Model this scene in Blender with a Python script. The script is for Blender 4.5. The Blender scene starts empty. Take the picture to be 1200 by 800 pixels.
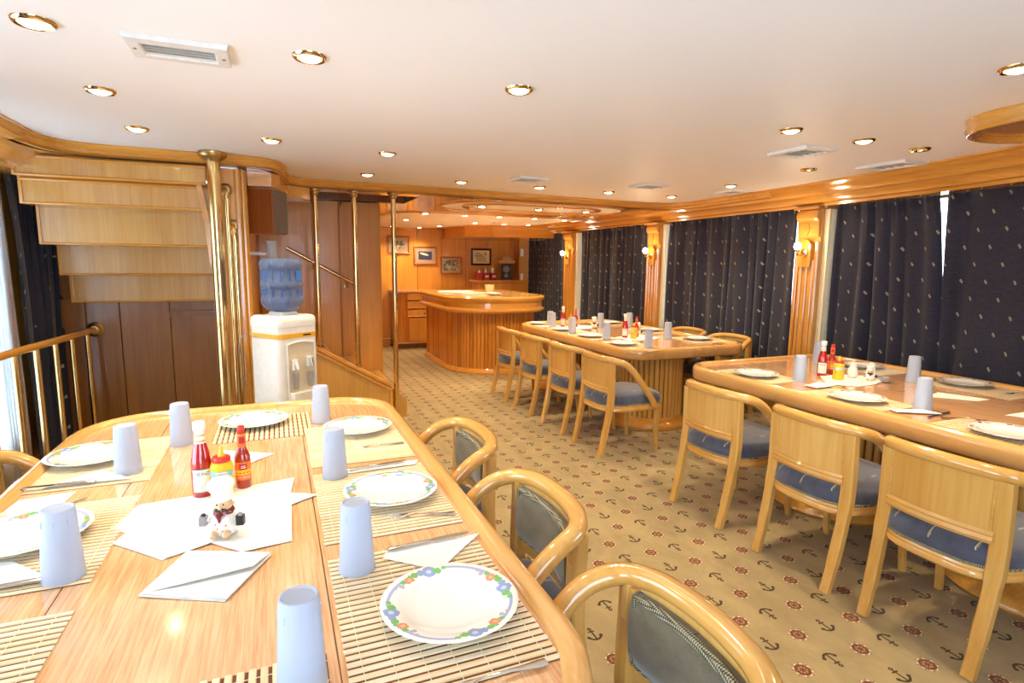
import bpy, bmesh, math, random
from mathutils import Vector, Matrix, Euler
random.seed(7)
D = bpy.data
SC = bpy.context.scene
COL = SC.collection
PI = math.pi
sin, cos = math.sin, math.cos

# ------------------------------------------------------------------ camera
YAW, PITCH, ROLL = math.radians(22.6), math.radians(7.79), math.radians(0.557)
cam = D.cameras.new('camera')
cam.sensor_width = 36.0
cam.lens = 663.3 / 1200 * 36.0
cam.clip_start = 0.02
cam_ob = D.objects.new('camera', cam)
COL.objects.link(cam_ob)
_f = Vector((0, cos(PITCH), -sin(PITCH)))
_r = Vector((1, 0, 0))
_u = Vector((0, sin(PITCH), cos(PITCH)))
_r2 = cos(ROLL) * _r + sin(ROLL) * _u
_u2 = -sin(ROLL) * _r + cos(ROLL) * _u
_Rz = Matrix.Rotation(-YAW, 3, 'Z')
_m = Matrix((_Rz @ _r2, _Rz @ _u2, -(_Rz @ _f))).transposed().to_4x4()
_m.translation = Vector((0, 0, 1.5))
cam_ob.matrix_world = _m
SC.camera = cam_ob

# ------------------------------------------------------------------ light and exposure
SKY_STRENGTH = 8.5
LAMP_WATTS = 32.0
LAMP_COLOR = (1.0, 0.81, 0.53)
SC.view_settings.view_transform = 'Standard'
SC.view_settings.look = 'None'
SC.view_settings.gamma = 1.0
SC.view_settings.use_curve_mapping = False
SC.view_settings.exposure = 0.24
world = D.worlds.new('world')
SC.world = world
world.use_nodes = True
_bg = world.node_tree.nodes['Background']
_bg.inputs['Color'].default_value = (0.62, 0.80, 1.0, 1)
_bg.inputs['Strength'].default_value = SKY_STRENGTH


def portal(loc, rot, sx, sy):
    l = D.lights.new('window_portal', 'AREA')
    l.shape = 'RECTANGLE'
    l.size, l.size_y = sx, sy
    l.cycles.is_portal = True
    o = D.objects.new('window_portal', l)
    o.location, o.rotation_euler = loc, rot
    COL.objects.link(o)


# window openings: left wall x=-1.66, right wall x=4.66, added rear opening y=-1.86
for (ya, yb) in ((3.2, 4.5), (0.7, 2.7), (-1.5, 0.4)):
    portal((-1.70, (ya + yb) / 2, 1.15), (0, -PI / 2, 0), 1.7, yb - ya)
portal((0.1, -1.9, 1.2), (PI / 2, 0, 0), 2.3, 1.8)


# ------------------------------------------------------------------ node helpers
class E:
    """a scalar socket with arithmetic"""
    def __init__(s, nt, sock):
        s.nt, s.s = nt, sock

    def _m(s, op, *a):
        n = s.nt.nodes.new('ShaderNodeMath')
        n.operation = op
        for i, v in enumerate((s,) + a):
            if isinstance(v, E):
                s.nt.links.new(v.s, n.inputs[i])
            else:
                n.inputs[i].default_value = v
        return E(s.nt, n.outputs[0])

    def __add__(s, o): return s._m('ADD', o)
    def __sub__(s, o): return s._m('SUBTRACT', o)
    def __mul__(s, o): return s._m('MULTIPLY', o)
    def __truediv__(s, o): return s._m('DIVIDE', o)
    def lt(s, o): return s._m('LESS_THAN', o)
    def gt(s, o): return s._m('GREATER_THAN', o)
    def abs(s): return s._m('ABSOLUTE')
    def sin(s): return s._m('SINE')
    def max(s, o): return s._m('MAXIMUM', o)
    def min(s, o): return s._m('MINIMUM', o)
    def frac(s): return s._m('FRACT')
    def floor(s): return s._m('FLOOR')
    def sqrt(s): return s._m('SQRT')
    def atan2(s, o): return s._m('ARCTAN2', o)
    def mod2(s): return s._m('FLOORED_MODULO', 2.0)


def lin(c):
    """sRGB 0-255 -> linear"""
    r = []
    for v in c:
        v = v / 255.0
        r.append(v / 12.92 if v <= 0.04045 else ((v + 0.055) / 1.055) ** 2.4)
    return (r[0], r[1], r[2], 1.0)


class MatB:
    def __init__(s, name, **kw):
        s.m = D.materials.new(name)
        s.m.use_nodes = True
        s.nt = s.m.node_tree
        s.b = s.nt.nodes['Principled BSDF']
        for k, v in kw.items():
            s.set(k, v)

    def set(s, k, v):
        names = dict(color='Base Color', rough='Roughness', metal='Metallic', coat='Coat Weight', coatr='Coat Roughness',
                     trans='Transmission Weight', ior='IOR', spec='Specular IOR Level', sheen='Sheen Weight',
                     emit='Emission Strength', ecol='Emission Color', sss='Subsurface Weight', normal='Normal', alpha='Alpha')
        i = s.b.inputs[names[k]]
        if isinstance(v, E):
            s.nt.links.new(v.s, i)
        elif isinstance(v, bpy.types.NodeSocket):
            s.nt.links.new(v, i)
        else:
            i.default_value = v

    def node(s, t): return s.nt.nodes.new(t)

    def coord(s, which='Object'):
        return s.node('ShaderNodeTexCoord').outputs[which]

    def xyz(s, vec=None):
        n = s.node('ShaderNodeSeparateXYZ')
        s.nt.links.new(vec or s.coord(), n.inputs[0])
        return [E(s.nt, n.outputs[i]) for i in range(3)]

    def comb(s, x, y, z):
        n = s.node('ShaderNodeCombineXYZ')
        for i, v in enumerate((x, y, z)):
            if isinstance(v, E):
                s.nt.links.new(v.s, n.inputs[i])
            else:
                n.inputs[i].default_value = v
        return n.outputs[0]

    def scaled(s, sc, vec=None):
        n = s.node('ShaderNodeMapping')
        n.inputs['Scale'].default_value = sc
        s.nt.links.new(vec or s.coord(), n.inputs['Vector'])
        return n.outputs[0]

    def noise(s, vec, scale, detail=3, rough=0.55, dist=0.0):
        n = s.node('ShaderNodeTexNoise')
        n.inputs['Scale'].default_value = scale
        n.inputs['Detail'].default_value = detail
        n.inputs['Roughness'].default_value = rough
        n.inputs['Distortion'].default_value = dist
        s.nt.links.new(vec, n.inputs['Vector'])
        return E(s.nt, n.outputs['Fac'])

    def ramp(s, fac, stops):
        n = s.node('ShaderNodeValToRGB')
        el = n.color_ramp.elements
        while len(el) < len(stops):
            el.new(0.5)
        for e, (p, c) in zip(el, stops):
            e.position, e.color = p, c
        s.nt.links.new(fac.s, n.inputs[0])
        return n.outputs[0]

    def mix(s, fac, a, b, blend='MIX'):
        n = s.node('ShaderNodeMix')
        n.data_type = 'RGBA'
        n.blend_type = blend
        for i, v in ((0, fac), (6, a), (7, b)):
            if isinstance(v, E):
                s.nt.links.new(v.s, n.inputs[i])
            elif isinstance(v, bpy.types.NodeSocket):
                s.nt.links.new(v, n.inputs[i])
            else:
                n.inputs[i].default_value = v
        return n.outputs[2]

    def bump(s, h, strength=0.2, dist=0.002):
        n = s.node('ShaderNodeBump')
        n.inputs['Strength'].default_value = strength
        n.inputs['Distance'].default_value = dist
        s.nt.links.new(h.s, n.inputs['Height'])
        s.set('normal', n.outputs[0])


def wood(name, light, dark, axis=2, rough=0.22, coat=0.6, fine=110.0, figure=0.35, vary=0.12):
    """varnished veneer; grain runs along the object's own axis"""
    m = MatB(name, rough=rough, coat=coat, coatr=0.08)
    sc = [fine, fine, fine]
    sc[axis] = fine * 0.03
    rnd = E(m.nt, m.node('ShaderNodeObjectInfo').outputs['Random'])
    sh = m.node('ShaderNodeVectorMath')
    sh.operation = 'ADD'
    m.nt.links.new(m.coord(), sh.inputs[0])
    m.nt.links.new(m.comb(rnd * 7.0, rnd * 3.0, rnd * 11.0), sh.inputs[1])
    g = m.noise(m.scaled(sc, sh.outputs[0]), 1.0, 4, 0.6, 0.3)
    s2 = [6.0, 6.0, 6.0]
    s2[axis] = 0.8
    g2 = m.noise(m.scaled(s2, sh.outputs[0]), 1.0, 3, 0.5, 1.2)
    f = g * (1 - figure) + g2 * figure + (rnd - 0.5) * vary
    m.set('color', m.ramp(f, [(0.30, lin(dark)), (0.68, lin(light))]))
    m.bump(g, 0.04, 0.001)
    return m.m


def plain(name, c, rough=0.5, **kw):
    m = MatB(name, rough=rough, **kw)
    n = m.noise(m.coord(), 30.0, 2)
    a = lin(c)
    b = tuple(v * 0.93 for v in a[:3]) + (1,)
    m.set('color', m.ramp(n, [(0.35, b), (0.65, a)]))
    return m.m


M = {}
M['wall_wood'] = wood('wall_wood', (222, 160, 66), (196, 126, 40), 2, 0.34, 0.2, 60, 0.5, 0.25)
M['trim_wood_y'] = wood('trim_wood_lengthwise', (224, 164, 76), (196, 128, 44), 1, 0.18, 0.7, 60, 0.4)
M['trim_wood_x'] = wood('trim_wood_crosswise', (224, 164, 76), (196, 128, 44), 0, 0.18, 0.7, 60, 0.4)
M['trim_wood_z'] = wood('trim_wood_upright', (224, 164, 76), (194, 126, 44), 2, 0.18, 0.7, 60, 0.4)
M['stair_wood'] = wood('stair_wood', (212, 164, 84), (184, 130, 52), 2, 0.3, 0.5, 70, 0.45, 0.1)
M['dark_wood'] = wood('dark_wood', (146, 92, 36), (108, 64, 20), 2, 0.3, 0.4, 60, 0.5)
M['bar_wood'] = wood('bar_wood', (216, 146, 58), (178, 106, 32), 2, 0.2, 0.6, 60, 0.4, 0.3)
M['table_wood'] = wood('table_wood', (238, 194, 145), (210, 140, 84), 1, 0.16, 0.8, 210, 0.15)
M['rim_wood'] = wood('table_rim_wood', (230, 178, 108), (206, 144, 74), 1, 0.15, 0.8, 45, 0.5)
M['chair_wood'] = wood('chair_wood', (224, 176, 98), (200, 146, 66), 2, 0.18, 0.7, 50, 0.5, 0.2)
M['chair_wood_x'] = wood('chair_wood_across', (226, 174, 96), (204, 146, 68), 0, 0.16, 0.8, 50, 0.5, 0.2)
M['bamboo'] = wood('bamboo', (243, 226, 190), (228, 200, 152), 0, 0.45, 0.1, 90, 0.3, 0.25)
M['brass'] = MatB('brass', color=lin((226, 196, 136)), metal=1.0, rough=0.14).m
M['brass_dull'] = MatB('brass_dull', color=lin((190, 158, 104)), metal=1.0, rough=0.28).m
M['chrome'] = MatB('chrome', color=lin((225, 222, 215)), metal=1.0, rough=0.12).m
M['ceiling_white'] = MatB('ceiling_white', color=lin((242, 240, 236)), rough=0.5).m
M['plastic_white'] = plain('plastic_white', (236, 236, 230), 0.35)
M['vent_white'] = plain('vent_white', (226, 222, 214), 0.45)
M['jamb'] = plain('daylit_jamb_cream', (244, 226, 178), 0.4)  # cream colour stands for daylight falling on the window reveal
M['black'] = plain('black_plastic', (24, 24, 26), 0.4)
M['vent_back'] = plain('vent_shade_grey', (186, 180, 168), 0.6)  # grey that paints the shade inside the vents
M['grey'] = plain('grey_plastic', (120, 118, 112), 0.5)
M['thread'] = plain('mat_thread', (236, 222, 190), 0.8)
M['mat_dark'] = plain('mat_shadow_gap', (120, 66, 34), 0.8)


def carpet():
    m = MatB('carpet', rough=0.95, spec=0.1, sheen=0.15)
    x, y, z = m.xyz()
    P = 0.3135

    def wrap(v, o): return (((v - o) / P + 0.5).frac() - 0.5) * P

    ox, oy = 1.61, 1.525
    ax, ay = wrap(x, ox), wrap(y, oy)
    bx, by = wrap(x, ox + P / 2), wrap(y, oy + P / 2)

    def wheel(px, py):
        r = (px * px + py * py).sqrt()
        an = py.atan2(px)
        ring = (r - 0.0245).abs().lt(0.006)
        spoke = ((an * 4.0).sin().abs() * r).lt(0.0085) * r.lt(0.024)
        knob = ((an * 4.0 + 1.57).sin().abs() * (r * 0.25)).lt(0.0014) * (r - 0.037).abs().lt(0.0042)
        pale = ((an * 8.0).sin().gt(0.2)) * (r - 0.0325).abs().lt(0.003)
        hub = r.lt(0.005)
        return ring.max(spoke), knob, pale.max(hub)

    w1, w2 = wheel(ax, ay), wheel(bx, by)
    red = w1[0].max(w2[0])
    dk = w1[1].max(w2[1])
    pale = w1[2].max(w2[2])

    def anchor(px, py, sgn):
        py = py * (sgn * 0.85)
        px = px * 0.85
        shank = px.abs().lt(0.0032) * py.abs().lt(0.028)
        stock = (py - 0.017).abs().lt(0.0032) * px.abs().lt(0.0125)
        r0 = (px * px + (py - 0.031) * (py - 0.031)).sqrt()
        eye = (r0 - 0.005).abs().lt(0.0026)
        r1 = (px * px + (py + 0.002) * (py + 0.002)).sqrt()
        arm = (r1 - 0.0245).abs().lt(0.0042) * py.lt(-0.0085)
        fl = ((px.abs() - 0.0235).abs() + (py + 0.0105).abs()).lt(0.0085)
        return shank.max(stock).max(eye).max(arm).max(fl)

    an = anchor(wrap(x, ox + P / 2), wrap(y, oy), 1.0).max(anchor(wrap(x, ox), wrap(y, oy + P / 2), -1.0))
    n = m.noise(m.scaled((1.0, 0.55, 1.0)), 7.0, 6, 0.7, 0.6)
    n2 = m.noise(m.coord(), 260.0, 2, 0.6)
    base = m.ramp(n * 0.7 + n2 * 0.3, [(0.33, lin((144, 125, 86))), (0.66, lin((172, 151, 109)))])
    c = m.mix(pale, base, lin((226, 208, 176)))
    c = m.mix(red, c, lin((116, 60, 34)))
    c = m.mix(dk, c, lin((76, 40, 20)))
    c = m.mix(an, c, lin((66, 48, 20)))
    m.set('color', c)
    m.bump(n2, 0.5, 0.004)
    return m.m


M['carpet'] = carpet()


def curtain_mat():
    m = MatB('curtain_velvet', rough=0.8, spec=0.18, sheen=0.22)
    x, y, z = m.xyz()
    PY, PZ = 0.17, 0.235

    def motif(oy, oz):
        fy = (((y + oy) / PY).frac() - 0.5) * PY
        fz = (((z + oz) / PZ).frac() - 0.5) * PZ
        a = ((fy - 0.0035) * (fy - 0.0035) * 2.2 + (fz - 0.006) * (fz - 0.006)).sqrt()
        b = ((fy + 0.0035) * (fy + 0.0035) * 2.2 + (fz + 0.006) * (fz + 0.006)).sqrt()
        ra = (a - 0.006).abs().lt(0.0024) * (fy + fz * 0.5).gt(-0.002)
        rb = (b - 0.006).abs().lt(0.0024) * (fy + fz * 0.5).lt(0.002)
        return ra.max(rb)

    mo = motif(0.0, 0.0).max(motif(PY / 2, PZ / 2))
    n = m.noise(m.coord(), 90.0, 3)
    n2 = m.noise(m.scaled((1, 14, 220)), 1.0, 3)
    base = m.ramp(n * 0.5 + n2 * 0.5, [(0.3, lin((36, 36, 46))), (0.7, lin((60, 59, 71)))])
    m.set('color', m.mix(mo, base, lin((176, 168, 132))))
    m.bump(n, 0.15, 0.002)
    return m.m


M['curtain'] = curtain_mat()


def fabric(name, a, b, motif_col=None, scale=0.15):
    m = MatB(name, rough=0.85, spec=0.2, sheen=0.45)
    n = m.noise(m.coord(), 6.0, 4, 0.6, 0.5)
    n2 = m.noise(m.coord(), 300.0, 2)
    base = m.ramp(n * 0.75 + n2 * 0.25, [(0.35, lin(a)), (0.62, lin(b))])
    if motif_col:
        x, y, z = m.xyz()
        w = z - y * 0.6
        fx = (((x / scale) + 0.5).frac() - 0.5) * scale
        fy = (((w / scale) + 0.23).frac() - 0.5) * scale
        s = (fx * fx * 4.0 + fy * fy * 0.5).sqrt().lt(0.0085) * (fx + fy * 0.3).abs().gt(0.0014)
        base = m.mix(s, base, lin(motif_col))
    m.set('color', base)
    m.bump(n2, 0.2, 0.002)
    return m.m


M['seat_blue'] = fabric('seat_blue_velvet', (64, 66, 80), (92, 94, 108), (196, 180, 132))
M['pad_olive'] = fabric('back_pad_olive_velvet', (84, 78, 60), (120, 112, 88), (60, 48, 26), 0.17)
def braid_mat():
    m = MatB('braid_trim', rough=0.8)
    x, y, z = m.xyz()
    k = ((x + z + y) * 520.0).sin() * ((x - z - y) * 520.0).sin()
    m.set('color', m.mix(k.gt(0.05), lin((70, 66, 52)), lin((176, 168, 136))))
    m.bump(k, 0.5, 0.002)
    return m.m


M['braid'] = braid_mat()


def plate_mat(name, kind):
    m = MatB(name, rough=0.08, coat=0.5, coatr=0.03)
    x, y, z = m.xyz()
    r = (x * x + y * y).sqrt()
    an = y.atan2(x)
    c = lin((244, 242, 236))
    if kind == 'floral':
        band = (r - 0.1325).abs().lt(0.0036) * ((an * 4.0 + 0.2).sin()).lt(0.75)
        c = m.mix(band, c, lin((172, 180, 212)))
        blue, green, orange, mauve = (146, 166, 206), (122, 188, 106), (238, 148, 108), (186, 178, 194)
        for k in range(4):
            b = k * PI / 2 + 0.35 + 0.12 * (k % 2)
            rr = 0.126
            for (da, dr, s, cc) in ((0.0, 0, 0.0150, blue), (0.15, 0.004, 0.0080, blue), (-0.16, -.002, 0.0085, green), (0.27, 0.004, 0.0080, green),
                                    (0.43, -0.002, 0.0110, orange), (0.55, 0.003, 0.0060, green), (-0.28, 0.004, 0.0055, green),
                                    (0.66, -0.003, 0.0060, mauve), (0.36, 0.008, 0.0045, green), (0.76, 0.004, 0.004, mauve)):
                px, py = (rr + dr) * cos(b + da), (rr + dr) * sin(b + da)
                d = ((x - px) * (x - px) + (y - py) * (y - py)).sqrt()
                wob = m_wobble(m)
                c = m.mix((d + wob * 0.01).lt(s * 1.12), c, lin(cc))
                if s > 0.0105:
                    c = m.mix((d + wob * 0.004).lt(s * 0.42), c, lin((196, 208, 236) if cc == blue else (250, 190, 130)))
    else:
        dots = ((an * 7.0).sin().gt(0.86)) * (r - 0.132).abs().lt(0.006)
        dots2 = ((an * 7.0 + 1.7).sin().gt(0.7)) * (r - 0.128).abs().lt(0.008)
        line = (r - 0.145).abs().lt(0.0012)
        line2 = (r - 0.109).abs().lt(0.001)
        c = m.mix(dots2, c, lin((206, 186, 150)))
        c = m.mix(dots, c, lin((196, 74, 48)))
        c = m.mix(line.max(line2), c, lin((214, 188, 160)))
    m.set('color', c)
    return m.m


def m_wobble(m):
    if not hasattr(m, '_w'):
        m._w = m.noise(m.coord(), 140.0, 2) - 0.5
    return m._w


M['plate_floral'] = plate_mat('plate_floral', 'floral')
M['plate_dots'] = plate_mat('plate_dots', 'dots')
M['cup'] = MatB('frosted_cup', color=lin((216, 224, 239)), rough=0.42, trans=0.5, ior=1.15, sss=0.0).m
M['napkin'] = plain('paper_napkin', (246, 243, 236), 0.8)
M['ketchup'] = MatB('ketchup', color=lin((176, 26, 14)), rough=0.08, coat=1.0, coatr=0.02).m
M['hot_sauce'] = MatB('hot_sauce', color=lin((168, 40, 14)), rough=0.08, coat=1.0, coatr=0.02).m
M['mustard'] = plain('mustard_yellow', (246, 190, 30), 0.3)
M['red_cap'] = plain('red_cap', (206, 44, 34), 0.35)
M['white_cap'] = plain('white_cap', (240, 238, 232), 0.35)
M['label_white'] = plain('label_paper', (240, 234, 220), 0.5)
M['label_gold'] = plain('label_gold', (206, 170, 92), 0.4)
M['label_green'] = plain('label_green', (52, 104, 62), 0.5)
M['label_aqua'] = plain('label_aqua', (132, 196, 190), 0.5)
M['label_orange'] = plain('label_orange', (240, 120, 40), 0.5)
M['ink'] = plain('ink_black', (26, 24, 24), 0.6)
M['ink_red'] = plain('ink_red', (190, 30, 30), 0.6)
M['ceramic'] = MatB('white_ceramic', color=lin((242, 238, 228)), rough=0.12, coat=0.6).m
M['skin_ceramic'] = MatB('peach_ceramic', color=lin((230, 190, 140)), rough=0.15, coat=0.6).m
M['maroon'] = MatB('maroon_ceramic', color=lin((130, 48, 40)), rough=0.15, coat=0.6).m
M['brown_ceramic'] = MatB('brown_ceramic', color=lin((74, 54, 48)), rough=0.2, coat=0.5).m
M['grey_ceramic'] = MatB('grey_ceramic', color=lin((150, 152, 156)), rough=0.2, coat=0.5).m
M['cooler_body'] = plain('cooler_plastic', (236, 232, 222), 0.3)
M['cooler_recess'] = plain('cooler_recess', (222, 206, 176), 0.4)
M['tape'] = plain('yellow_tape', (240, 176, 40), 0.4)
M['bottle_blue'] = MatB('water_bottle_blue', color=lin((150, 184, 234)), rough=0.06, trans=0.8, ior=1.25).m
M['clear'] = MatB('clear_plastic', color=lin((225, 230, 236)), rough=0.08, trans=0.85, ior=1.2).m
M['speaker_side'] = wood('speaker_case', (156, 84, 34), (122, 58, 22), 2, 0.3, 0.3, 60, 0.4)
M['grille'] = plain('speaker_grille', (112, 96, 78), 0.8)
M['frame_wood'] = wood('picture_frame_wood', (176, 112, 58), (140, 82, 38), 0, 0.3, 0.4, 60, 0.4)
M['frame_dark'] = wood('dark_frame_wood', (62, 26, 16), (40, 14, 10), 0, 0.3, 0.4, 60, 0.4)
M['mat_board'] = plain('picture_mat_board', (176, 150, 128), 0.7)
M['paper_cream'] = plain('cream_paper', (232, 220, 170), 0.7)
M['tissue_red'] = plain('tissue_box_red', (176, 44, 28), 0.5)
M['beige_box'] = plain('beige_box', (196, 150, 96), 0.6)


def emis(name, c, s):
    m = MatB(name, color=(0, 0, 0, 1), emit=s, ecol=c)
    n = m.noise(m.coord(), 20.0, 1)
    m.set('rough', n * 0.2 + 0.4)
    return m.m


M['bulb'] = emis('lit_bulb', (1.0, 0.84, 0.56, 1), 16.0)
M['sconce_bulb'] = emis('lit_sconce_bulb', (1.0, 0.88, 0.68, 1), 26.0)
M['bulb_off'] = MatB('unlit_bulb', color=lin((150, 130, 96)), rough=0.15, metal=0.6).m


def glass_mat():
    m = D.materials.new('window_glass')
    m.use_nodes = True
    nt = m.node_tree
    nt.nodes.remove(nt.nodes['Principled BSDF'])
    t = nt.nodes.new('ShaderNodeBsdfTransparent')
    g = nt.nodes.new('ShaderNodeBsdfGlossy')
    g.inputs['Roughness'].default_value = 0.02
    f = nt.nodes.new('ShaderNodeFresnel')
    x = nt.nodes.new('ShaderNodeMixShader')
    nt.links.new(f.outputs[0], x.inputs[0])
    nt.links.new(t.outputs[0], x.inputs[1])
    nt.links.new(g.outputs[0], x.inputs[2])
    nt.links.new(x.outputs[0], nt.nodes['Material Output'].inputs[0])
    return m


def sheer_mat():
    m = D.materials.new('sheer_curtain')
    m.use_nodes = True
    nt = m.node_tree
    nt.nodes.remove(nt.nodes['Principled BSDF'])
    t = nt.nodes.new('ShaderNodeBsdfTransparent')
    g = nt.nodes.new('ShaderNodeBsdfTranslucent')
    g.inputs['Color'].default_value = (0.92, 0.94, 0.95, 1)
    x = nt.nodes.new('ShaderNodeMixShader')
    x.inputs[0].default_value = 0.85
    nt.links.new(t.outputs[0], x.inputs[1])
    nt.links.new(g.outputs[0], x.inputs[2])
    nt.links.new(x.outputs[0], nt.nodes['Material Output'].inputs[0])
    return m


M['glass'] = glass_mat()
M['sheer'] = sheer_mat()


# ------------------------------------------------------------------ object helpers
def tag(o, label=None, cat=None, group=None, kind=None):
    if label: o['label'] = label
    if cat: o['category'] = cat
    if group: o['group'] = group
    if kind: o['kind'] = kind
    return o


def empty(name, loc=(0, 0, 0), rz=0.0, label=None, cat=None, group=None, kind=None):
    o = D.objects.new(name, None)
    o.empty_display_size = 0.1
    o.location = loc
    o.rotation_euler = (0, 0, rz)
    COL.objects.link(o)
    return tag(o, label, cat, group, kind)


def copy_tree(o, parent=None):
    c = o.copy()
    COL.objects.link(c)
    if parent: c.parent = parent
    for ch in o.children:
        copy_tree(ch, c)
    return c


def catmull(pts, n=6, closed=False):
    pts = [Vector(p) for p in pts]
    out = []
    k = len(pts)
    for i in range(k if closed else k - 1):
        p0 = pts[(i - 1) % k] if (closed or i > 0) else pts[0] * 2 - pts[1]
        p1, p2 = pts[i], pts[(i + 1) % k]
        p3 = pts[(i + 2) % k] if (closed or i + 2 < k) else pts[-1] * 2 - pts[-2]
        for j in range(n):
            t = j / n
            out.append(0.5 * ((2 * p1) + (-p0 + p2) * t + (2 * p0 - 5 * p1 + 4 * p2 - p3) * t * t + (-p0 + 3 * p1 - 3 * p2 + p3) * t ** 3))
    if not closed: out.append(pts[-1])
    return out


def rrect(x0, y0, x1, y1, r, n=6):
    """rounded rectangle outline, counter-clockwise; r is one radius or four (from x1y0 ccw)"""
    rs = r if isinstance(r, (tuple, list)) else (r, r, r, r)
    out = []
    for (cx, cy, a, rr) in ((x1, y0, -PI / 2, rs[0]), (x1, y1, 0, rs[1]), (x0, y1, PI / 2, rs[2]), (x0, y0, PI, rs[3])):
        sx = cx - rr if cx == x1 else cx + rr
        sy = cy - rr if cy == y1 else cy + rr
        for i in range(n + 1):
            t = a + PI / 2 * i / n
            out.append((sx + rr * cos(t), sy + rr * sin(t)))
    return out


class MB:
    def __init__(s):
        s.v, s.f, s.mi, s.mats = [], [], [], []
        s.cur = 0

    def use(s, m):
        if m not in s.mats: s.mats.append(m)
        s.cur = s.mats.index(m)
        return s

    def add(s, vs, fs):
        b = len(s.v)
        s.v += [tuple(v) for v in vs]
        for f in fs:
            s.f.append([b + i for i in f])
            s.mi.append(s.cur)
        return s

    def box(s, x0, y0, z0, x1, y1, z1, rz=0.0, piv=None):
        vs = [Vector(p) for p in ((x0, y0, z0), (x1, y0, z0), (x1, y1, z0), (x0, y1, z0), (x0, y0, z1), (x1, y0, z1), (x1, y1, z1), (x0, y1, z1))]
        if rz:
            p = Vector(piv or ((x0 + x1) / 2, (y0 + y1) / 2, 0))
            R = Matrix.Rotation(rz, 3, 'Z')
            vs = [R @ (v - p) + p for v in vs]
        return s.add(vs, [(3, 2, 1, 0), (4, 5, 6, 7), (0, 1, 5, 4), (1, 2, 6, 5), (2, 3, 7, 6), (3, 0, 4, 7)])

    def cbox(s, x0, y0, z0, x1, y1, z1, c):
        """box with its long edges chamfered in plan"""
        return s.prism([(x0 + c, y0), (x1 - c, y0), (x1, y0 + c), (x1, y1 - c), (x1 - c, y1), (x0 + c, y1), (x0, y1 - c), (x0, y0 + c)], z0, z1)

    def prism(s, out, z0, z1):
        n = len(out)
        vs = [(p[0], p[1], z0) for p in out] + [(p[0], p[1], z1) for p in out]
        fs = [tuple(reversed(range(n))), tuple(range(n, 2 * n))]
        fs += [(i, (i + 1) % n, n + (i + 1) % n, n + i) for i in range(n)]
        return s.add(vs, fs)

    def loft(s, rings, closed=True, caps=True):
        """rings: lists of equally many points"""
        n = len(rings[0])
        vs = [p for r in rings for p in r]
        fs = []
        for k in range(len(rings) - 1):
            for i in range(n if closed else n - 1):
                j = (i + 1) % n
                fs.append((k * n + i, k * n + j, (k + 1) * n + j, (k + 1) * n + i))
        if caps and closed:
            fs.append(tuple(reversed(range(n))))
            fs.append(tuple(range((len(rings) - 1) * n, len(rings) * n)))
        return s.add(vs, fs)

    def lathe(s, prof, segs=24, cx=0, cy=0, sx=1.0, sy=1.0):
        rings = []
        for (r, z) in prof:
            rings.append([(cx + r * sx * cos(2 * PI * i / segs), cy + r * sy * sin(2 * PI * i / segs), z) for i in range(segs)])
        return s.loft(rings)

    def cyl(s, p0, p1, r0, r1=None, segs=14):
        return s.tube([p0, p1], [r0, r0 if r1 is None else r1], segs)

    def tube(s, pts, rad, segs=10, sect=None, up=(0, 0, 1), closed=False):
        """sweep along a 3-D path; sect(t)->(rx, ry) ellipse or rad list; ry is along 'up'"""
        pts = [Vector(p) for p in pts]
        n = len(pts)
        upv = Vector(up)
        rings = []
        for i, p in enumerate(pts):
            a = pts[(i - 1) % n] if (closed or i > 0) else pts[0]
            b = pts[(i + 1) % n] if (closed or i < n - 1) else pts[-1]
            t = (b - a).normalized()
            sd = t.cross(upv)
            if sd.length < 0.05: sd = t.cross(Vector((0, 1, 0.01)))
            sd.normalize()
            u = sd.cross(t).normalized()
            r = rad[i] if isinstance(rad, (list, tuple)) else rad
            rx, ry = r if isinstance(r, (list, tuple)) else (r, r)
            rings.append([p + sd * (rx * cos(2 * PI * k / segs)) + u * (ry * sin(2 * PI * k / segs)) for k in range(segs)])
        if closed: rings.append(rings[0])
        return s.loft(rings, True, not closed)

    def bar(s, pts, w, up=(0, 1, 0)):
        """square-section bar along a path, w=(half across, half along up) per point or constant"""
        pts = [Vector(p) for p in pts]
        rings = []
        for i, p in enumerate(pts):
            a, b = pts[max(i - 1, 0)], pts[min(i + 1, len(pts) - 1)]
            t = (b - a).normalized()
            sd = t.cross(Vector(up)).normalized()
            u = sd.cross(t).normalized()
            ww = w[i] if isinstance(w, list) else w
            c = 0.28 * min(ww)
            q = []
            for (sx, sy, ox, oy) in ((1, -1, 0, 1), (1, 1, 0, -1), (1, 1, -1, 0), (-1, 1, 1, 0), (-1, 1, 0, -1), (-1, -1, 0, 1), (-1, -1, 1, 0), (1, -1, -1, 0)):
                q.append(p + sd * (sx * ww[0] + ox * c) + u * (sy * ww[1] + oy * c))
            rings.append(q)
        return s.loft(rings)

    def sweep(s, path, prof, closed=True):
        """path in plan (x, y) counter-clockwise; prof closed list of (outward offset, z)"""
        n = len(path)
        rings = []
        P = [Vector((p[0], p[1])) for p in path]
        for i in range(n):
            a = P[(i - 1) % n] if (closed or i > 0) else P[0]
            b = P[(i + 1) % n] if (closed or i < n - 1) else P[-1]
            d1 = (P[i] - a)
            d2 = (b - P[i])
            d1 = d1.normalized() if d1.length > 1e-9 else d2.normalized()
            d2 = d2.normalized() if d2.length > 1e-9 else d1
            n1, n2 = Vector((d1.y, -d1.x)), Vector((d2.y, -d2.x))
            nn = (n1 + n2)
            nn = nn.normalized() if nn.length > 1e-6 else n1
            k = 1.0 / max(0.5, nn.dot(n1))
            rings.append([(P[i].x + nn.x * o * k, P[i].y + nn.y * o * k, z) for (o, z) in prof])
        if closed: rings.append(rings[0])
        return s.loft(rings, True, not closed)

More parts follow.
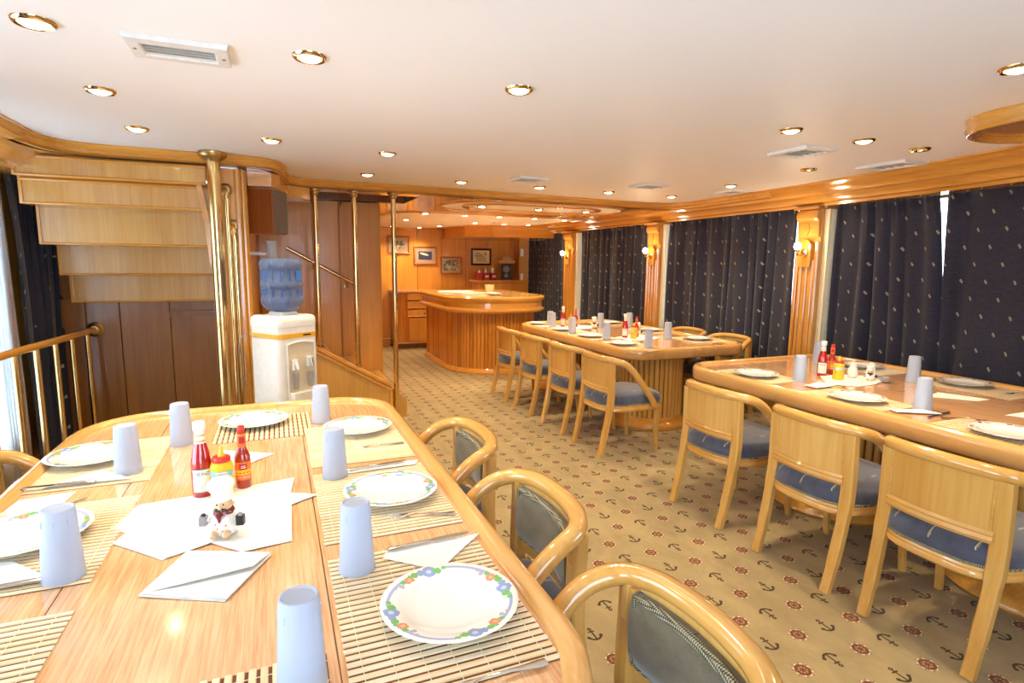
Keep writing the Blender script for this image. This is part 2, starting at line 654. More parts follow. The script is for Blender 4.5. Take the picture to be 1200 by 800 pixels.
    def build(s, name, mat=None, parent=None, smooth=False, loc=None, auto=None, mesh_only=False):
        me = D.meshes.new(name)
        me.from_pydata(s.v, [], s.f)
        mats = s.mats or [mat]
        for m_ in mats: me.materials.append(m_)
        if s.mats:
            for p, i in zip(me.polygons, s.mi): p.material_index = i
        bm = bmesh.new()
        bm.from_mesh(me)
        bmesh.ops.remove_doubles(bm, verts=bm.verts, dist=1e-6)
        bmesh.ops.recalc_face_normals(bm, faces=bm.faces)
        if smooth or auto:
            for f in bm.faces: f.smooth = True
            lim = math.radians(auto or 40)
            for e in bm.edges:
                if len(e.link_faces) == 2 and e.calc_face_angle(0) > lim: e.smooth = False
        bm.to_mesh(me)
        bm.free()
        if mesh_only: return me
        return link(name, me, parent, loc)


def link(name, me, parent=None, loc=None, rz=0.0):
    o = D.objects.new(name, me)
    COL.objects.link(o)
    if parent: o.parent = parent
    if loc: o.location = loc
    if rz: o.rotation_euler = (0, 0, rz)
    return o


def flat(outer, holes, z, t=0.01):
    """horizontal board with holes"""
    bm = bmesh.new()
    es = []
    for lp in [outer] + holes:
        vs = [bm.verts.new((p[0], p[1], z)) for p in lp]
        es += [bm.edges.new((vs[i], vs[(i + 1) % len(vs)])) for i in range(len(vs))]
    bmesh.ops.triangle_fill(bm, use_beauty=True, edges=es)
    mb = MB()
    bm.verts.index_update()
    mb.add([v.co for v in bm.verts], [[v.index for v in f.verts] for f in bm.faces])
    bm.free()
    return mb


def text_polys(txt, size):
    c = D.curves.new('lettering', 'FONT')
    c.body = txt
    c.size = size
    c.align_x = 'CENTER'
    c.resolution_u = 2
    o = D.objects.new('lettering', c)
    COL.objects.link(o)
    dg = bpy.context.evaluated_depsgraph_get()
    me = o.evaluated_get(dg).to_mesh()
    vs = [v.co.copy() for v in me.vertices]
    fs = [list(p.vertices) for p in me.polygons]
    o.evaluated_get(dg).to_mesh_clear()
    D.objects.remove(o)
    D.curves.remove(c)
    return vs, fs


def text_on_cyl(mb, txt, size, R, ang, z, squash=1.0):
    """lettering wrapped round a vertical cylinder of radius R, facing angle ang"""
    vs, fs = text_polys(txt, size)
    mb.add([(R * cos(ang + v.x * squash / R), R * sin(ang + v.x * squash / R), z + v.y) for v in vs], fs)


def arc_patch(mb, R, a0, a1, z0, z1, n=10, t=0.0006):
    rings = []
    for i in range(n + 1):
        a = a0 + (a1 - a0) * i / n
        rings.append([(R * cos(a), R * sin(a), z0), ((R + t) * cos(a), (R + t) * sin(a), z0), ((R + t) * cos(a), (R + t) * sin(a), z1), (R * cos(a), R * sin(a), z1)])
    mb.loft(rings)

# ------------------------------------------------------------------ setting: floor, ceiling, walls
CEI, SOF = 2.2, 2.13
fl = MB().box(-1.75, -1.95, -0.05, 4.75, 10.55, 0.0).build('floor', M['carpet'])
tag(fl, 'beige carpet printed with red ship wheels and dark anchors', None, None, 'structure')

right_edge = [(4.24, 4.05), (4.19, 3.4), (4.12, 2.8), (4.06, 2.4), (3.97, 2.0), (3.86, 1.6), (3.8, 1.2), (3.78, 0.6), (3.78, -1.86)]
edge = [(-1.22, -1.86)] + [(c[0], c[1]) for c in catmull([(-1.22, 3.5, 0)] + [(a, b, 0) for a, b in [
    (-1.225, 3.95), (-1.17, 4.18), (-1.0, 4.28), (-0.72, 4.3), (-0.42, 4.31), (-0.17, 4.31), (0.0, 4.38), (0.085, 4.6), (0.1, 4.88),
    (0.15, 5.13), (0.32, 5.24), (0.7, 5.26), (1.32, 5.27), (2.58, 5.36), (3.6, 5.44), (4.0, 5.45), (4.2, 5.36), (4.27, 5.1)]], 5)] + right_edge
ce = MB().prism(edge, CEI, CEI + 0.06).build('ceiling', M['ceiling_white'])
tag(ce, 'smooth white ceiling panel with a curved wooden border', None, None, 'structure')


rf = MB().box(-1.8, -2.0, 2.3, 4.8, 5.48, 2.36).box(-1.8, 6.23, 2.3, 4.8, 10.6, 2.36).box(-1.8, 5.48, 2.3, -0.14, 6.23, 2.36).box(1.35, 5.48, 2.3, 4.8, 6.23, 2.36)  # added slab, keeps sky light from leaking in past the ceiling
tag(rf.build('trim_14', M['ceiling_white']), 'unseen slab added above the ceiling to block sky light', None, None, 'structure')


def structure(name, mb, mat, label=None, smooth=False, auto=None, parent=None):
    o = mb.build(name, mat, parent, smooth, None, auto)
    if parent is None:
        tag(o, label, None, None, 'structure')
    return o


front_path = edge[1:-len(right_edge) + 1]
rev = list(reversed(front_path))          # sweep offsets point outwards when counter-clockwise
structure('trim_1', MB().sweep(rev, [(-0.012, 2.203), (-0.02, 2.192), (-0.012, 2.182), (0.0, 2.178), (0.008, 2.165), (0.002, 2.15), (0.012, 2.138), (0.03, 2.13), (0.06, 2.13), (0.06, 2.203)], False),
          M['trim_wood_x'], 'curved oak moulding along the front edge of the white ceiling', True, 50)
# sloped cornices of the two long sides
CP = [(-0.02, 2.203), (-0.02, 2.187), (0.0, 2.18), (0.01, 2.166), (0.03, 2.158), (0.075, 2.125), (0.085, 2.108), (0.11, 2.1), (0.15, 2.068), (0.158, 2.052), (0.19, 2.045), (0.205, 2.025), (0.36, 2.025), (0.36, 2.203)]
rp = list(reversed(right_edge)) + [(4.27, 5.1), (4.28, 6.0), (4.28, 7.5), (4.28, 9.0), (4.28, 10.45)]
structure('trim_2', MB().sweep(rp, CP, False), M['trim_wood_y'], 'stepped oak cornice along the window side above the curtains', True, 40)
structure('trim_3', MB().sweep([(-1.22, 5.6), (-1.22, 3.0), (-1.22, -1.86)], [(o * 0.95, z) for o, z in CP], False), M['trim_wood_y'], 'oak cornice above the left side windows', True, 40)


def stadium(x0, y0, x1, y1, n=10):
    return rrect(x0, y0, x1, y1, min(x1 - x0, y1 - y0) / 2 - 0.001, n)


OV = (1.70, 5.47, 3.86, 6.68)
ov_out = stadium(*OV)
well = [(-0.1, 5.52), (1.31, 5.52), (1.31, 6.19), (-0.1, 6.19)]
cream = [(p.x, p.y) for p in catmull([(1.36, 7.55, 0), (1.48, 7.2, 0), (1.85, 7.03, 0), (3.0, 7.08, 0), (3.9, 7.1, 0), (4.05, 7.25, 0), (4.0, 8.0, 0), (3.95, 8.6, 0), (3.7, 8.85, 0), (3.3, 8.95, 0), (2.95, 9.35, 0), (2.75, 10.0, 0), (2.5, 10.33, 0), (1.6, 10.36, 0), (1.3, 9.5, 0), (1.3, 8.4, 0)], 5, True)]
sof_outer = [(-1.66, 3.9)] + [(-1.24, 3.9)] + [(x - 0.0, y + 0.0) for x, y in front_path if y > 3.92 and not (x > 4.1 and y < 5.4)] + [(4.3, 5.4), (4.66, 5.4), (4.66, 10.5), (-1.66, 10.5)]
so = flat(sof_outer, [ov_out, well, list(reversed(cream))], SOF).build('trim_4', M['trim_wood_x'])
tag(so, 'polished oak soffit with an oval recess before the bar', None, None, 'structure')
structure('trim_5', MB().prism(stadium(OV[0] - 0.02, OV[1] - 0.02, OV[2] + 0.02, OV[3] + 0.02), SOF + 0.006, SOF + 0.03), M['ceiling_white'], 'white recessed oval panel in the oak soffit')
structure('trim_6', MB().sweep(ov_out, [(-0.012, 2.126), (-0.014, 2.1355), (0.035, 2.1355), (0.035, 2.126), (0.02, 2.118), (0.0, 2.118)]), M['trim_wood_x'], 'oak lip around the oval ceiling recess', True, 50)
structure('trim_7', MB().sweep(stadium(OV[0] + 0.27, OV[1] + 0.26, OV[2] - 0.27, OV[3] - 0.26), [(-0.035, 2.1358), (-0.035, 2.128), (-0.02, 2.119), (0.02, 2.119), (0.035, 2.128), (0.035, 2.1358)]), M['trim_wood_x'], 'inner oval oak ring in the ceiling recess', True, 50)
structure('trim_8', MB().prism(cream, SOF + 0.006, SOF + 0.03), M['ceiling_white'], 'cream ceiling panel over the bar')
structure('trim_9', MB().sweep(list(cream), [(-0.012, 2.126), (-0.014, 2.1355), (0.03, 2.1355), (0.03, 2.126), (0.016, 2.118), (0.0, 2.118)]), M['trim_wood_x'], 'oak lip around the cream ceiling over the bar', True, 50)
# stair well above the soffit
sw = MB().box(-0.14, 5.48, 2.135, -0.1, 6.23, 3.0).box(1.31, 5.48, 2.135, 1.35, 6.23, 3.0).box(-0.1, 5.48, 2.135, 1.31, 5.52, 3.0).box(-0.14, 5.48, 3.0, 1.35, 6.23, 3.04).box(-0.14, 6.195, 2.135, 1.35, 6.24, 3.0)
structure('trim_10', sw, M['dark_wood'], 'dark stair well opening in the soffit')
# valance box above the sideboard nook
structure('trim_11', MB().prism([(3.0, 9.35), (3.36, 8.95), (4.62, 8.95), (4.62, 10.38), (2.9, 10.38)], 1.96, 2.128).prism([(2.97, 9.33), (3.35, 8.92), (4.62, 8.92), (4.62, 10.38), (2.87, 10.38)], 1.945, 1.965), M['trim_wood_x'], 'dropped oak valance above the sideboard nook')
# ceiling trays: oval oak trays hung under the white ceiling
for k, (x0, y0, x1, y1, lb) in enumerate(((2.98, -0.6, 3.62, 1.84, 'oval oak ceiling tray above the near end of the right table'), (-0.12, -0.9, 0.52, 1.46, 'oval oak ceiling tray above the near end of the left table'))):
    o = empty('ceiling_tray', (0, 0, 0), 0, lb, 'ceiling tray')
    out = rrect(x0, y0, x1, y1, 0.3, 8)
    MB().sweep(out, [(-0.05, 2.199), (-0.05, 2.135), (-0.035, 2.125), (0.0, 2.13), (0.01, 2.15), (0.0, 2.175), (0.012, 2.199)]).build('rim', M['trim_wood_y'], o, True, None, 50)
    MB().prism([(a, b) for a, b in rrect(x0 + 0.04, y0 + 0.04, x1 - 0.04, y1 - 0.04, 0.27, 8)], 2.15, 2.16).build('panel', M['trim_wood_y'], o)

# far wall: upright veneer panels on a backing
wf = empty('wall_far', (0, 0, 0), 0, 'far wall of upright oak veneer panels hung with pictures', None, None, 'structure')
MB().box(0.95, 10.42, 0, 4.72, 10.5, 2.3).build('backing', M['dark_wood'], wf)
xx = 1.0
for w in (0.55, 0.42, 0.46, 0.46, 0.46, 0.46, 0.46, 0.42):
    MB().cbox(xx, 10.4, 0.02, xx + w - 0.006, 10.425, 2.12, 0.004).build('panel', M['wall_wood'], wf)
    xx += w
# stair block wall (behind the thin brass posts)
ws = empty('wall_stair', (0, 0, 0), 0, 'oak panelled stair wall behind the brass posts', None, None, 'structure')
MB().box(-0.2, 6.225, 0, 1.05, 10.42, 2.125).build('backing', M['wall_wood'], ws)
for (a, b) in ((-0.14, 0.36), (0.366, 0.62), (0.626, 0.80), (0.806, 1.05)):
    MB().cbox(a, 6.2, 0.0, b, 6.23, 2.12, 0.003).build('panel', M['wall_wood'], ws)
MB().box(0.64, 6.185, 0.0, 0.66, 6.2, 2.11).box(0.78, 6.185, 0.0, 0.80, 6.2, 2.11).box(0.64, 6.185, 2.08, 0.80, 6.2, 2.11).build('door_trim', M['trim_wood_z'], ws)
# wall between stairs and water cooler: pilaster with moulded edges
wp = empty('wall_post', (0, 0, 0), 0, 'oak pilaster wall behind the thick brass post', None, None, 'structure')
MB().prism([(-0.40, 4.41), (-0.2, 4.41), (-0.16, 4.45), (-0.16, 6.22), (-0.22, 6.22), (-0.22, 4.5), (-0.40, 4.5)], 0, 2.125).build('body', M['wall_wood'], wp)
MB().cbox(-0.235, 4.385, 0, -0.195, 4.43, 2.12, 0.012).build('moulding', M['trim_wood_z'], wp)
MB().cbox(-0.195, 4.40, 0, -0.17, 4.44, 2.12, 0.008).build('moulding', M['trim_wood_z'], wp)
brk = [(-0.405, 1.45), (-0.385, 1.55), (-0.39, 1.72), (-0.41, 1.88), (-0.43, 2.0), (-0.43, 2.12), (-0.46, 2.12), (-0.46, 1.98), (-0.44, 1.85), (-0.42, 1.68), (-0.415, 1.55)]
MB().loft([[(x, 4.375, z) for x, z in brk], [(x, 4.41, z) for x, z in brk]]).build('bracket', M['trim_wood_z'], wp)
# fascia block over the speaker
structure('trim_12', MB().prism([(-0.155, 4.5), (-0.0, 4.5), (0.06, 4.62), (0.075, 4.9), (0.12, 5.15), (0.3, 5.27), (0.3, 5.5), (-0.155, 5.5)], 2.03, 2.128), M['trim_wood_x'], 'curved oak fascia over the wall speaker')

# side walls with window openings -------------------------------------------------
def side_wall(name, x0, x1, openings, ylo, yhi, zs, zh, mat, label):
    w = empty(name, (0, 0, 0), 0, label, None, None, 'structure')
    MB().box(x0, ylo, 0, x1, yhi, zs).build('dado', mat, w)
    MB().box(x0, ylo, zh, x1, yhi, 2.3).build('header', mat, w)
    y = ylo
    for a, b in list(openings) + [(yhi, yhi)]:
        if a - y > 0.01:
            MB().box(x0, y, zs, x1, a, zh).build('pier', mat, w)
        y = b
    return w


WL = [(-1.5, 0.4), (0.7, 2.7), (3.2, 4.5)]
side_wall('wall_left', -1.74, -1.62, WL, -1.95, 6.3, 0.3, 2.0, M['wall_wood'], 'oak left wall with wide bright windows')
WR = [(-1.5, 0.3), (0.75, 3.5), (3.95, 5.8), (6.2, 8.0), (8.5, 10.0)]
side_wall('wall_right', 4.62, 4.74, WR, -1.95, 10.5, 0.72, 2.06, M['wall_wood'], 'right wall of curtained windows')
wn = 1
for X, ops in ((-1.68, WL), (4.68, WR)):
    for a, b in ops:
        H2 = 0.85 if X < 0 else 0.67
        w = empty('window_%d' % wn, (X, (a + b) / 2, (2.0 if X < 0 else 2.06) - H2), 0, 'window %s' % ('in the left wall, bright with daylight' if X < 0 else 'behind the dark curtains of the right wall'), None, None, 'structure')
        L = (b - a) / 2
        MB().box(-0.003, -L, -H2, 0.003, L, H2).build('pane', M['glass'], w)
        MB().box(-0.03, -L, -H2, 0.03, -L + 0.04, H2).box(-0.03, L - 0.04, -H2, 0.03, L, H2).box(-0.03, -L, -H2, 0.03, L, -H2 + 0.04).box(-0.03, -L, H2 - 0.04, 0.03, L, H2).build('window_frame', M['trim_wood_z'], w)
        wn += 1
# rear wall behind the camera: unseen glazed opening added for daylight
wr = empty('wall_rear', (0, 0, 0), 0, 'rear wall with an added glazed opening for daylight', None, None, 'structure')
MB().box(-1.74, -1.95, 2.1, 4.74, -1.86, 2.3).build('header', M['wall_wood'], wr)
MB().box(-1.74, -1.95, 0, -1.05, -1.86, 2.1).box(1.25, -1.95, 0, 4.74, -1.86, 2.1).box(-1.05, -1.95, 0, 1.25, -1.86, 0.3).build('pier', M['wall_wood'], wr)
w = empty('window_%d' % wn, (0.1, -1.9, 1.2), 0, 'unseen glazed opening added behind the viewer for daylight', None, None, 'structure')
MB().box(-1.15, -0.003, -0.9, 1.15, 0.003, 0.9).build('pane', M['glass'], w)
f = MB()
for q in (-1.15, -0.03, 1.09): f.box(q, -0.03, -0.9, q + 0.06, 0.03, 0.9)
f.build('window_frame', M['trim_wood_z'], w)

# pilasters of the window wall, each with a capital and a lamp
def pilaster(y0, y1, label):
    o = empty('pilaster', (4.40, (y0 + y1) / 2, 0), 0, label, 'pilaster', 'carved pilasters between the windows')
    h = (y1 - y0) / 2
    MB().box(0.03, -h, 0, 0.21, h, 2.0).build('shaft', M['trim_wood_z'], o)
    MB().box(0.06, -h - 0.05, 0.3, 0.2, -h - 0.001, 2.0).build('jamb', M['jamb'], o)  # strip coloured as the daylit side of the window reveal
    for s in (-1, 1):
        MB().cbox(0.005, s * (h - 0.018) - 0.018, 0, 0.04, s * (h - 0.018) + 0.018, 1.72, 0.01).build('moulding', M['trim_wood_z'], o)
    for q in (-0.4, 0, 0.4):
        MB().cbox(0.012, q * h * 1.25 - 0.015, 0.06, 0.035, q * h * 1.25 + 0.015, 1.56, 0.008).build('flute', M['trim_wood_z'], o)
    # arched plaque behind the lamp
    out = [(-0.06, 1.5), (0.06, 1.5), (0.06, 1.68)] + [(0.06 * cos(t * PI / 8), 1.68 + 0.06 * sin(t * PI / 8)) for t in range(1, 8)] + [(-0.06, 1.68)]
    MB().loft([[(-0.012, y, z) for y, z in out], [(0.035, y, z) for y, z in out]]).build('plaque', M['trim_wood_z'], o)
    # capital: scrolled block on a waisted bell
    cap = [(0.03, 1.76), (0.016, 1.765), (0.012, 1.82), (0.008, 1.885), (0.012, 1.90), (-0.008, 1.91), (-0.018, 1.935), (-0.018, 1.965), (-0.008, 1.99), (0.01, 1.9995), (0.03, 1.9995)]
    MB().loft([[(x, -h * 0.9, z) for x, z in cap], [(x - 0.012, -h * 0.6, z) for x, z in cap], [(x - 0.012, h * 0.6, z) for x, z in cap], [(x, h * 0.9, z) for x, z in cap]]).build('capital', M['trim_wood_y'], o, True, None, 50)
    MB().cbox(-0.04, -h - 0.012, 2.0, 0.2, h + 0.012, 2.024, 0.008).build('abacus', M['trim_wood_y'], o)
    leaf = [(-0.02, 1.88), (0.02, 1.88), (0.03, 1.83), (0.0, 1.765), (-0.03, 1.83)]
    MB().loft([[(-0.012, y, z) for y, z in leaf], [(0.01, y * 1.3, z) for y, z in leaf]]).build('carved_leaf', M['trim_wood_y'], o)


PIL = [(3.62, 3.86), (5.88, 6.13), (8.1, 8.4)]
for (a, b), lb in zip(PIL, ('carved oak pilaster between the right table window and the next', 'carved oak pilaster beside the middle of the far table', 'carved oak pilaster nearest the bar')):
    pilaster(a, b, lb)


def point_light(name, loc, watts, color, radius, parent=None):
    l = D.lights.new(name, 'POINT')
    l.energy, l.color, l.shadow_soft_size = watts, color, radius
    o = D.objects.new(name, l)
    o.location = loc
    COL.objects.link(o)
    if parent: o.parent = parent


for (a, b), lb in zip(PIL, ('brass wall lamp on the pilaster nearest the viewer', 'glowing brass wall lamp on the pilaster by the far table', 'brass wall lamp on the pilaster nearest the bar')):
    o = empty('wall_lamp', (4.388, (a + b) / 2, 1.62), 0, lb, 'wall lamp', 'wall lamps on the pilasters')
    MB().lathe([(0.001, 0), (0.034, 0.001), (0.036, 0.008), (0.02, 0.016), (0.001, 0.018)], 16).build('backplate', M['brass'], o, True).rotation_euler = (0, -PI / 2, 0)
    MB().tube(catmull([(-0.012, 0, 0), (-0.05, 0, -0.02), (-0.085, 0, -0.012), (-0.09, 0, 0.015)], 5), 0.006, 8).build('arm', M['brass'], o, True)
    MB().lathe([(0.001, 0.012), (0.018, 0.014), (0.022, 0.03), (0.016, 0.03)], 14, -0.09).build('cup', M['brass'], o, True)
    MB().lathe([(0.001, 0.028), (0.02, 0.032), (0.03, 0.055), (0.026, 0.08), (0.012, 0.095), (0.001, 0.098)], 16, -0.09).build('bulb', M['sconce_bulb'], o, True)
    point_light('lamp_light', (-0.15, 0, 0.07), LAMP_WATTS * 0.12, (1.0, 0.78, 0.5), 0.03, o)

# ------------------------------------------------------------------ recessed ceiling lights
def downlight(x, y, z, label, group, lit=True, r=0.05, power=1.0):
    o = empty('ceiling_light', (x, y, z), 0, label, 'ceiling light', group)
    if not downlight.mesh:
        downlight.mesh = [MB().lathe([(r * 0.78, -0.001), (r * 0.8, -0.008), (r * 1.0, -0.012), (r * 1.12, -0.007), (r * 1.16, 0.0), (r * 0.78, 0.0)], 24).build('ring', M['brass'], None, True, mesh_only=True),
                          MB().lathe([(0.0005, -0.019), (r * 0.35, -0.0175), (r * 0.62, -0.0135), (r * 0.79, -0.007), (r * 0.79, -0.0005), (0.0005, -0.0005)], 20).build('bulb', M['bulb'], None, True, mesh_only=True),
                          MB().lathe([(0.0005, -0.003), (r * 0.3, -0.0055), (r * 0.79, -0.002), (r * 0.79, -0.0005), (0.0005, -0.0005)], 20).build('bulb', M['bulb_off'], None, True, mesh_only=True)]
    a, b, c = downlight.mesh
    link('ring', a, o)
    link('bulb', b if lit else c, o)
    if lit:
        l = D.lights.new('downlight_beam', 'SPOT')
        l.energy = LAMP_WATTS * power
        l.color = LAMP_COLOR
        l.spot_size = math.radians(125)
        l.spot_blend = 0.8
        l.shadow_soft_size = 0.035
        q = D.objects.new('downlight_beam', l)
        q.location = (0, 0, -0.03)
        COL.objects.link(q)
        q.parent = o


downlight.mesh = None
MAIN = [
    (-0.63, 2.20, 'lit brass downlight in the ceiling corner left of the slatted vent', 1), (0.14, 2.17, 'large lit brass downlight right of the slatted vent over the left table', 1),
    (0.94, 2.21, 'lit brass downlight alone in the middle of the white ceiling', 1), (2.49, 2.26, 'lit brass downlight nearest the vent over the right table', 1),
    (3.05, 2.27, 'lit brass downlight left of the unlit one over the right table', 1), (3.56, 2.29, 'unlit brass downlight near the oval tray over the right table', 0),
    (2.44, 1.26, 'lit brass downlight cut off at the right edge of the picture', 1), (-0.64, 2.94, 'lit brass downlight just beyond the slatted vent', 1),
    (-0.65, 3.68, 'lit brass downlight close to the curved fascia above the stairs', 1), (0.01, 3.69, 'lit brass downlight right of the thick brass post', 1),
    (0.70, 3.80, 'lit brass downlight nearer of two before the thin brass posts', 1), (3.59, 3.08, 'dim brass downlight close to the cornice above the nearest pilaster', 0),
    (3.71, 3.97, 'lit brass downlight beside the vent above the far table window', 1), (0.71, 4.74, 'small lit downlight farther of two before the thin brass posts', 1),
    (1.51, 4.80, 'lit downlight in the far row, first right of the thin brass posts', 1), (2.26, 4.81, 'lit downlight in the far row, just beyond a square vent', 1),
    (3.00, 4.82, 'lit downlight in the far row over the far table', 1), (3.75, 4.83, 'lit downlight at the right end of the far row by the cornice', 1)]
for x, y, lb, lit in MAIN:
    downlight(x, y, CEI - 0.0005, lb, 'downlights in the white ceiling', bool(lit), 0.05, 1.7 if (x > 2.3 and y < 2.5) else (1.3 if y > 3.9 and x > 1.2 else 1.0))
for x, lb in ((2.15, 'left downlight inside the oval ceiling recess'), (2.85, 'middle downlight inside the oval ceiling recess'), (3.48, 'right downlight inside the oval ceiling recess')):
    downlight(x, 6.08, SOF + 0.0055, lb, 'downlights in the oval recess', True, 0.05, 1.3)
FAR = [(1.80, 7.25, 'leftmost downlight of the front row over the bar'), (2.34, 7.28, 'second downlight from the left in the front row over the bar'), (2.83, 7.29, 'middle downlight of the front row over the bar'),
       (3.36, 7.3, 'second downlight from the right in the front row over the bar'), (3.85, 7.34, 'rightmost downlight of the front row over the bar'),
       (1.8, 8.4, 'leftmost downlight of the second row over the bar'), (2.9, 8.5, 'downlight above the middle of the bar top'), (3.4, 8.55, 'downlight of the second row before the valance'), (3.8, 8.5, 'rightmost downlight of the second row by the valance'),
       (2.6, 9.5, 'downlight nearest the left tip of the valance'), (1.9, 10.0, 'downlight above the leftmost picture'), (2.4, 10.1, 'downlight above the second picture')]
for x, y, lb in FAR:
    downlight(x, y, SOF + 0.0055, lb, 'downlights over the bar', True, 0.05, 1.15)
o = empty('smoke_detector', (3.02, 8.0, SOF + 0.0055), 0, 'small white smoke detector on the cream ceiling over the bar', 'smoke detector')
MB().lathe([(0.0005, -0.035), (0.03, -0.034), (0.045, -0.02), (0.05, -0.012), (0.06, -0.01), (0.06, -0.0005), (0.0005, -0.0005)], 20).build('case', M['plastic_white'], o, True, None, 50)
MB().lathe([(0.03, -0.0355), (0.033, -0.036), (0.033, -0.033), (0.03, -0.033)], 16).build('grille', M['grey'], o)


def vent(x, y, sx, sy, label, rz=0.0):
    o = empty('ceiling_vent', (x, y, CEI), rz, label, 'vent', 'ceiling vents')
    hx, hy = sx / 2, sy / 2
    MB().sweep([(-hx, -hy), (hx, -hy), (hx, hy), (-hx, hy)], [(0, -0.002), (-0.004, -0.016), (-0.04, -0.018), (-0.045, -0.012), (-0.045, -0.0005), (0, -0.0005)]).build('frame', M['vent_white'], o)
    MB().box(-hx + 0.045, -hy + 0.045, -0.0025, hx - 0.045, hy - 0.045, -0.0005).build('shade_back', M['vent_back'], o)  # grey sheet painted as the shade behind the slats
    n = 4
    for i in range(n):
        q = -hy + 0.05 + (2 * hy - 0.1) * (i + 0.5) / n
        MB().loft([[(-hx + 0.045, q + 0.005, -0.004), (-hx + 0.045, q - 0.007, -0.014), (-hx + 0.045, q - 0.006, -0.015), (-hx + 0.045, q + 0.0065, -0.0045)],
                   [(hx - 0.045, q + 0.005, -0.004), (hx - 0.045, q - 0.007, -0.014), (hx - 0.045, q - 0.006, -0.015), (hx - 0.045, q + 0.0065, -0.0045)]]).build('slat', M['vent_white'], o)
    for s in (-1, 1):
        MB().lathe([(0.0005, -0.021), (0.005, -0.020), (0.006, -0.0175), (0.0005, -0.0175)], 8, s * (hx - 0.02)).build('screw', M['brass_dull'], o)


vent(-0.262, 2.275, 0.30, 0.20, 'white slatted ceiling vent with brass screws above the left table')
vent(1.97, 4.41, 0.26, 0.24, 'square ceiling vent in front of the oval recess', 0.0)
vent(3.09, 4.29, 0.27, 0.27, 'square ceiling vent over the near end of the far table')
vent(4.02, 4.27, 0.22, 0.27, 'square ceiling vent against the cornice above the far table window')
vent(3.0, 2.63, 0.27, 0.29, 'square ceiling vent between two lit downlights over the right table')
vent(3.93, 2.71, 0.24, 0.35, 'long ceiling vent against the cornice over the right table')

# ------------------------------------------------------------------ curtains
def curtain(name, X, yt, yb, z0, z1, label, group, folds=7, amp=0.028, mat='curtain', seed=0, tx=0.0):
    """yt=(y start, y end) at the top, yb the same at the hem"""
    rnd = random.Random(seed)
    ph = [rnd.uniform(0, 6.28) for _ in range(4)]
    nu, nv = folds * 12, 14
    rows = []
    for j in range(nv + 1):
        t = j / nv
        z = z1 + (z0 - z1) * t
        a = yt[0] + (yb[0] - yt[0]) * min(1, t * 1.5) ** 0.8
        b = yt[1] + (yb[1] - yt[1]) * min(1, t * 1.5) ** 0.8
        row = []
        for i in range(nu + 1):
            u = i / nu
            w = u + 0.055 * sin(2 * PI * u * 1.7 + ph[0]) + 0.03 * sin(2 * PI * u * 3.1 + ph[1]) + 0.012 * sin(2 * PI * u * 1.3 + 2.5 * t + ph[3])
            am = amp * (0.45 + 0.55 * min(1, t * 2.2 + 0.15)) * (0.75 + 0.35 * sin(2 * PI * u * 2.3 + ph[2]))
            fo = sin(2 * PI * folds * w + 0.5 * sin(3 * t + ph[3]))
            small = 0.3 * sin(2 * PI * folds * 3 * w) * max(0, 1 - t * 6)
            row.append((fo * am + small * amp + tx * t, a + (b - a) * u - (yt[0] + yt[1]) / 2 + 0.012 * cos(2 * PI * folds * w), z))
        rows.append(row)
    mb = MB()
    mb.loft(rows, False, False)
    o = mb.build(name, M[mat], None, True, (X, (yt[0] + yt[1]) / 2, 0))
    md = o.modifiers.new('thickness', 'SOLIDIFY')
    md.thickness = 0.004
    md.offset = 0
    return tag(o, label, 'curtain', group)


G = 'dark curtains along the right wall'
curtain('curtain', 4.53, (2.735, 3.55), (2.595, 3.55), 0.25, 2.03, 'dark navy curtain with gold motifs beside the nearest pilaster', G, 5, 0.034, seed=1)
curtain('curtain', 4.455, (0.68, 2.63), (0.68, 2.575), 0.25, 2.03, 'dark navy curtain at the right edge, right of the bright slit', G, 9, 0.034, seed=2)
curtain('curtain', 4.50, (4.86, 5.80), (4.84, 5.80), 0.25, 2.03, 'dark curtain left of the meeting line behind the far table', G, 5, 0.036, seed=3)
curtain('curtain', 4.49, (3.93, 4.84), (3.93, 4.83), 0.25, 2.03, 'dark curtain right of the meeting line behind the far table', G, 6, 0.036, seed=4)
curtain('curtain', 4.50, (7.06, 7.98), (7.07, 8.0), 0.25, 2.03, 'dark curtain between the two far pilasters, half nearer the bar', G, 5, 0.038, seed=5)
curtain('curtain', 4.49, (6.20, 7.04), (6.17, 7.04), 0.25, 2.03, 'dark curtain between the two far pilasters, half nearer the viewer', G, 5, 0.038, seed=6)
curtain('curtain', 4.50, (9.23, 10.02), (9.23, 10.02), 0.25, 1.94, 'far curtain hanging against the sideboard nook', G, 6, 0.035, seed=7)
curtain('curtain', 4.49, (8.46, 9.18), (8.44, 9.18), 0.25, 2.03, 'far curtain just beyond the pilaster nearest the bar', G, 6, 0.035, seed=8)
curtain('curtain', -1.53, (4.52, 5.5), (4.62, 5.3), 0.1, 2.04, 'dark curtain at the left window beside the stairs', None, 8, 0.032, seed=9)
curtain('sheer_curtain', -1.56, (3.15, 4.6), (3.15, 4.62), 0.1, 2.04, 'bright white sheer curtain over the left window', None, 14, 0.02, 'sheer', seed=10)

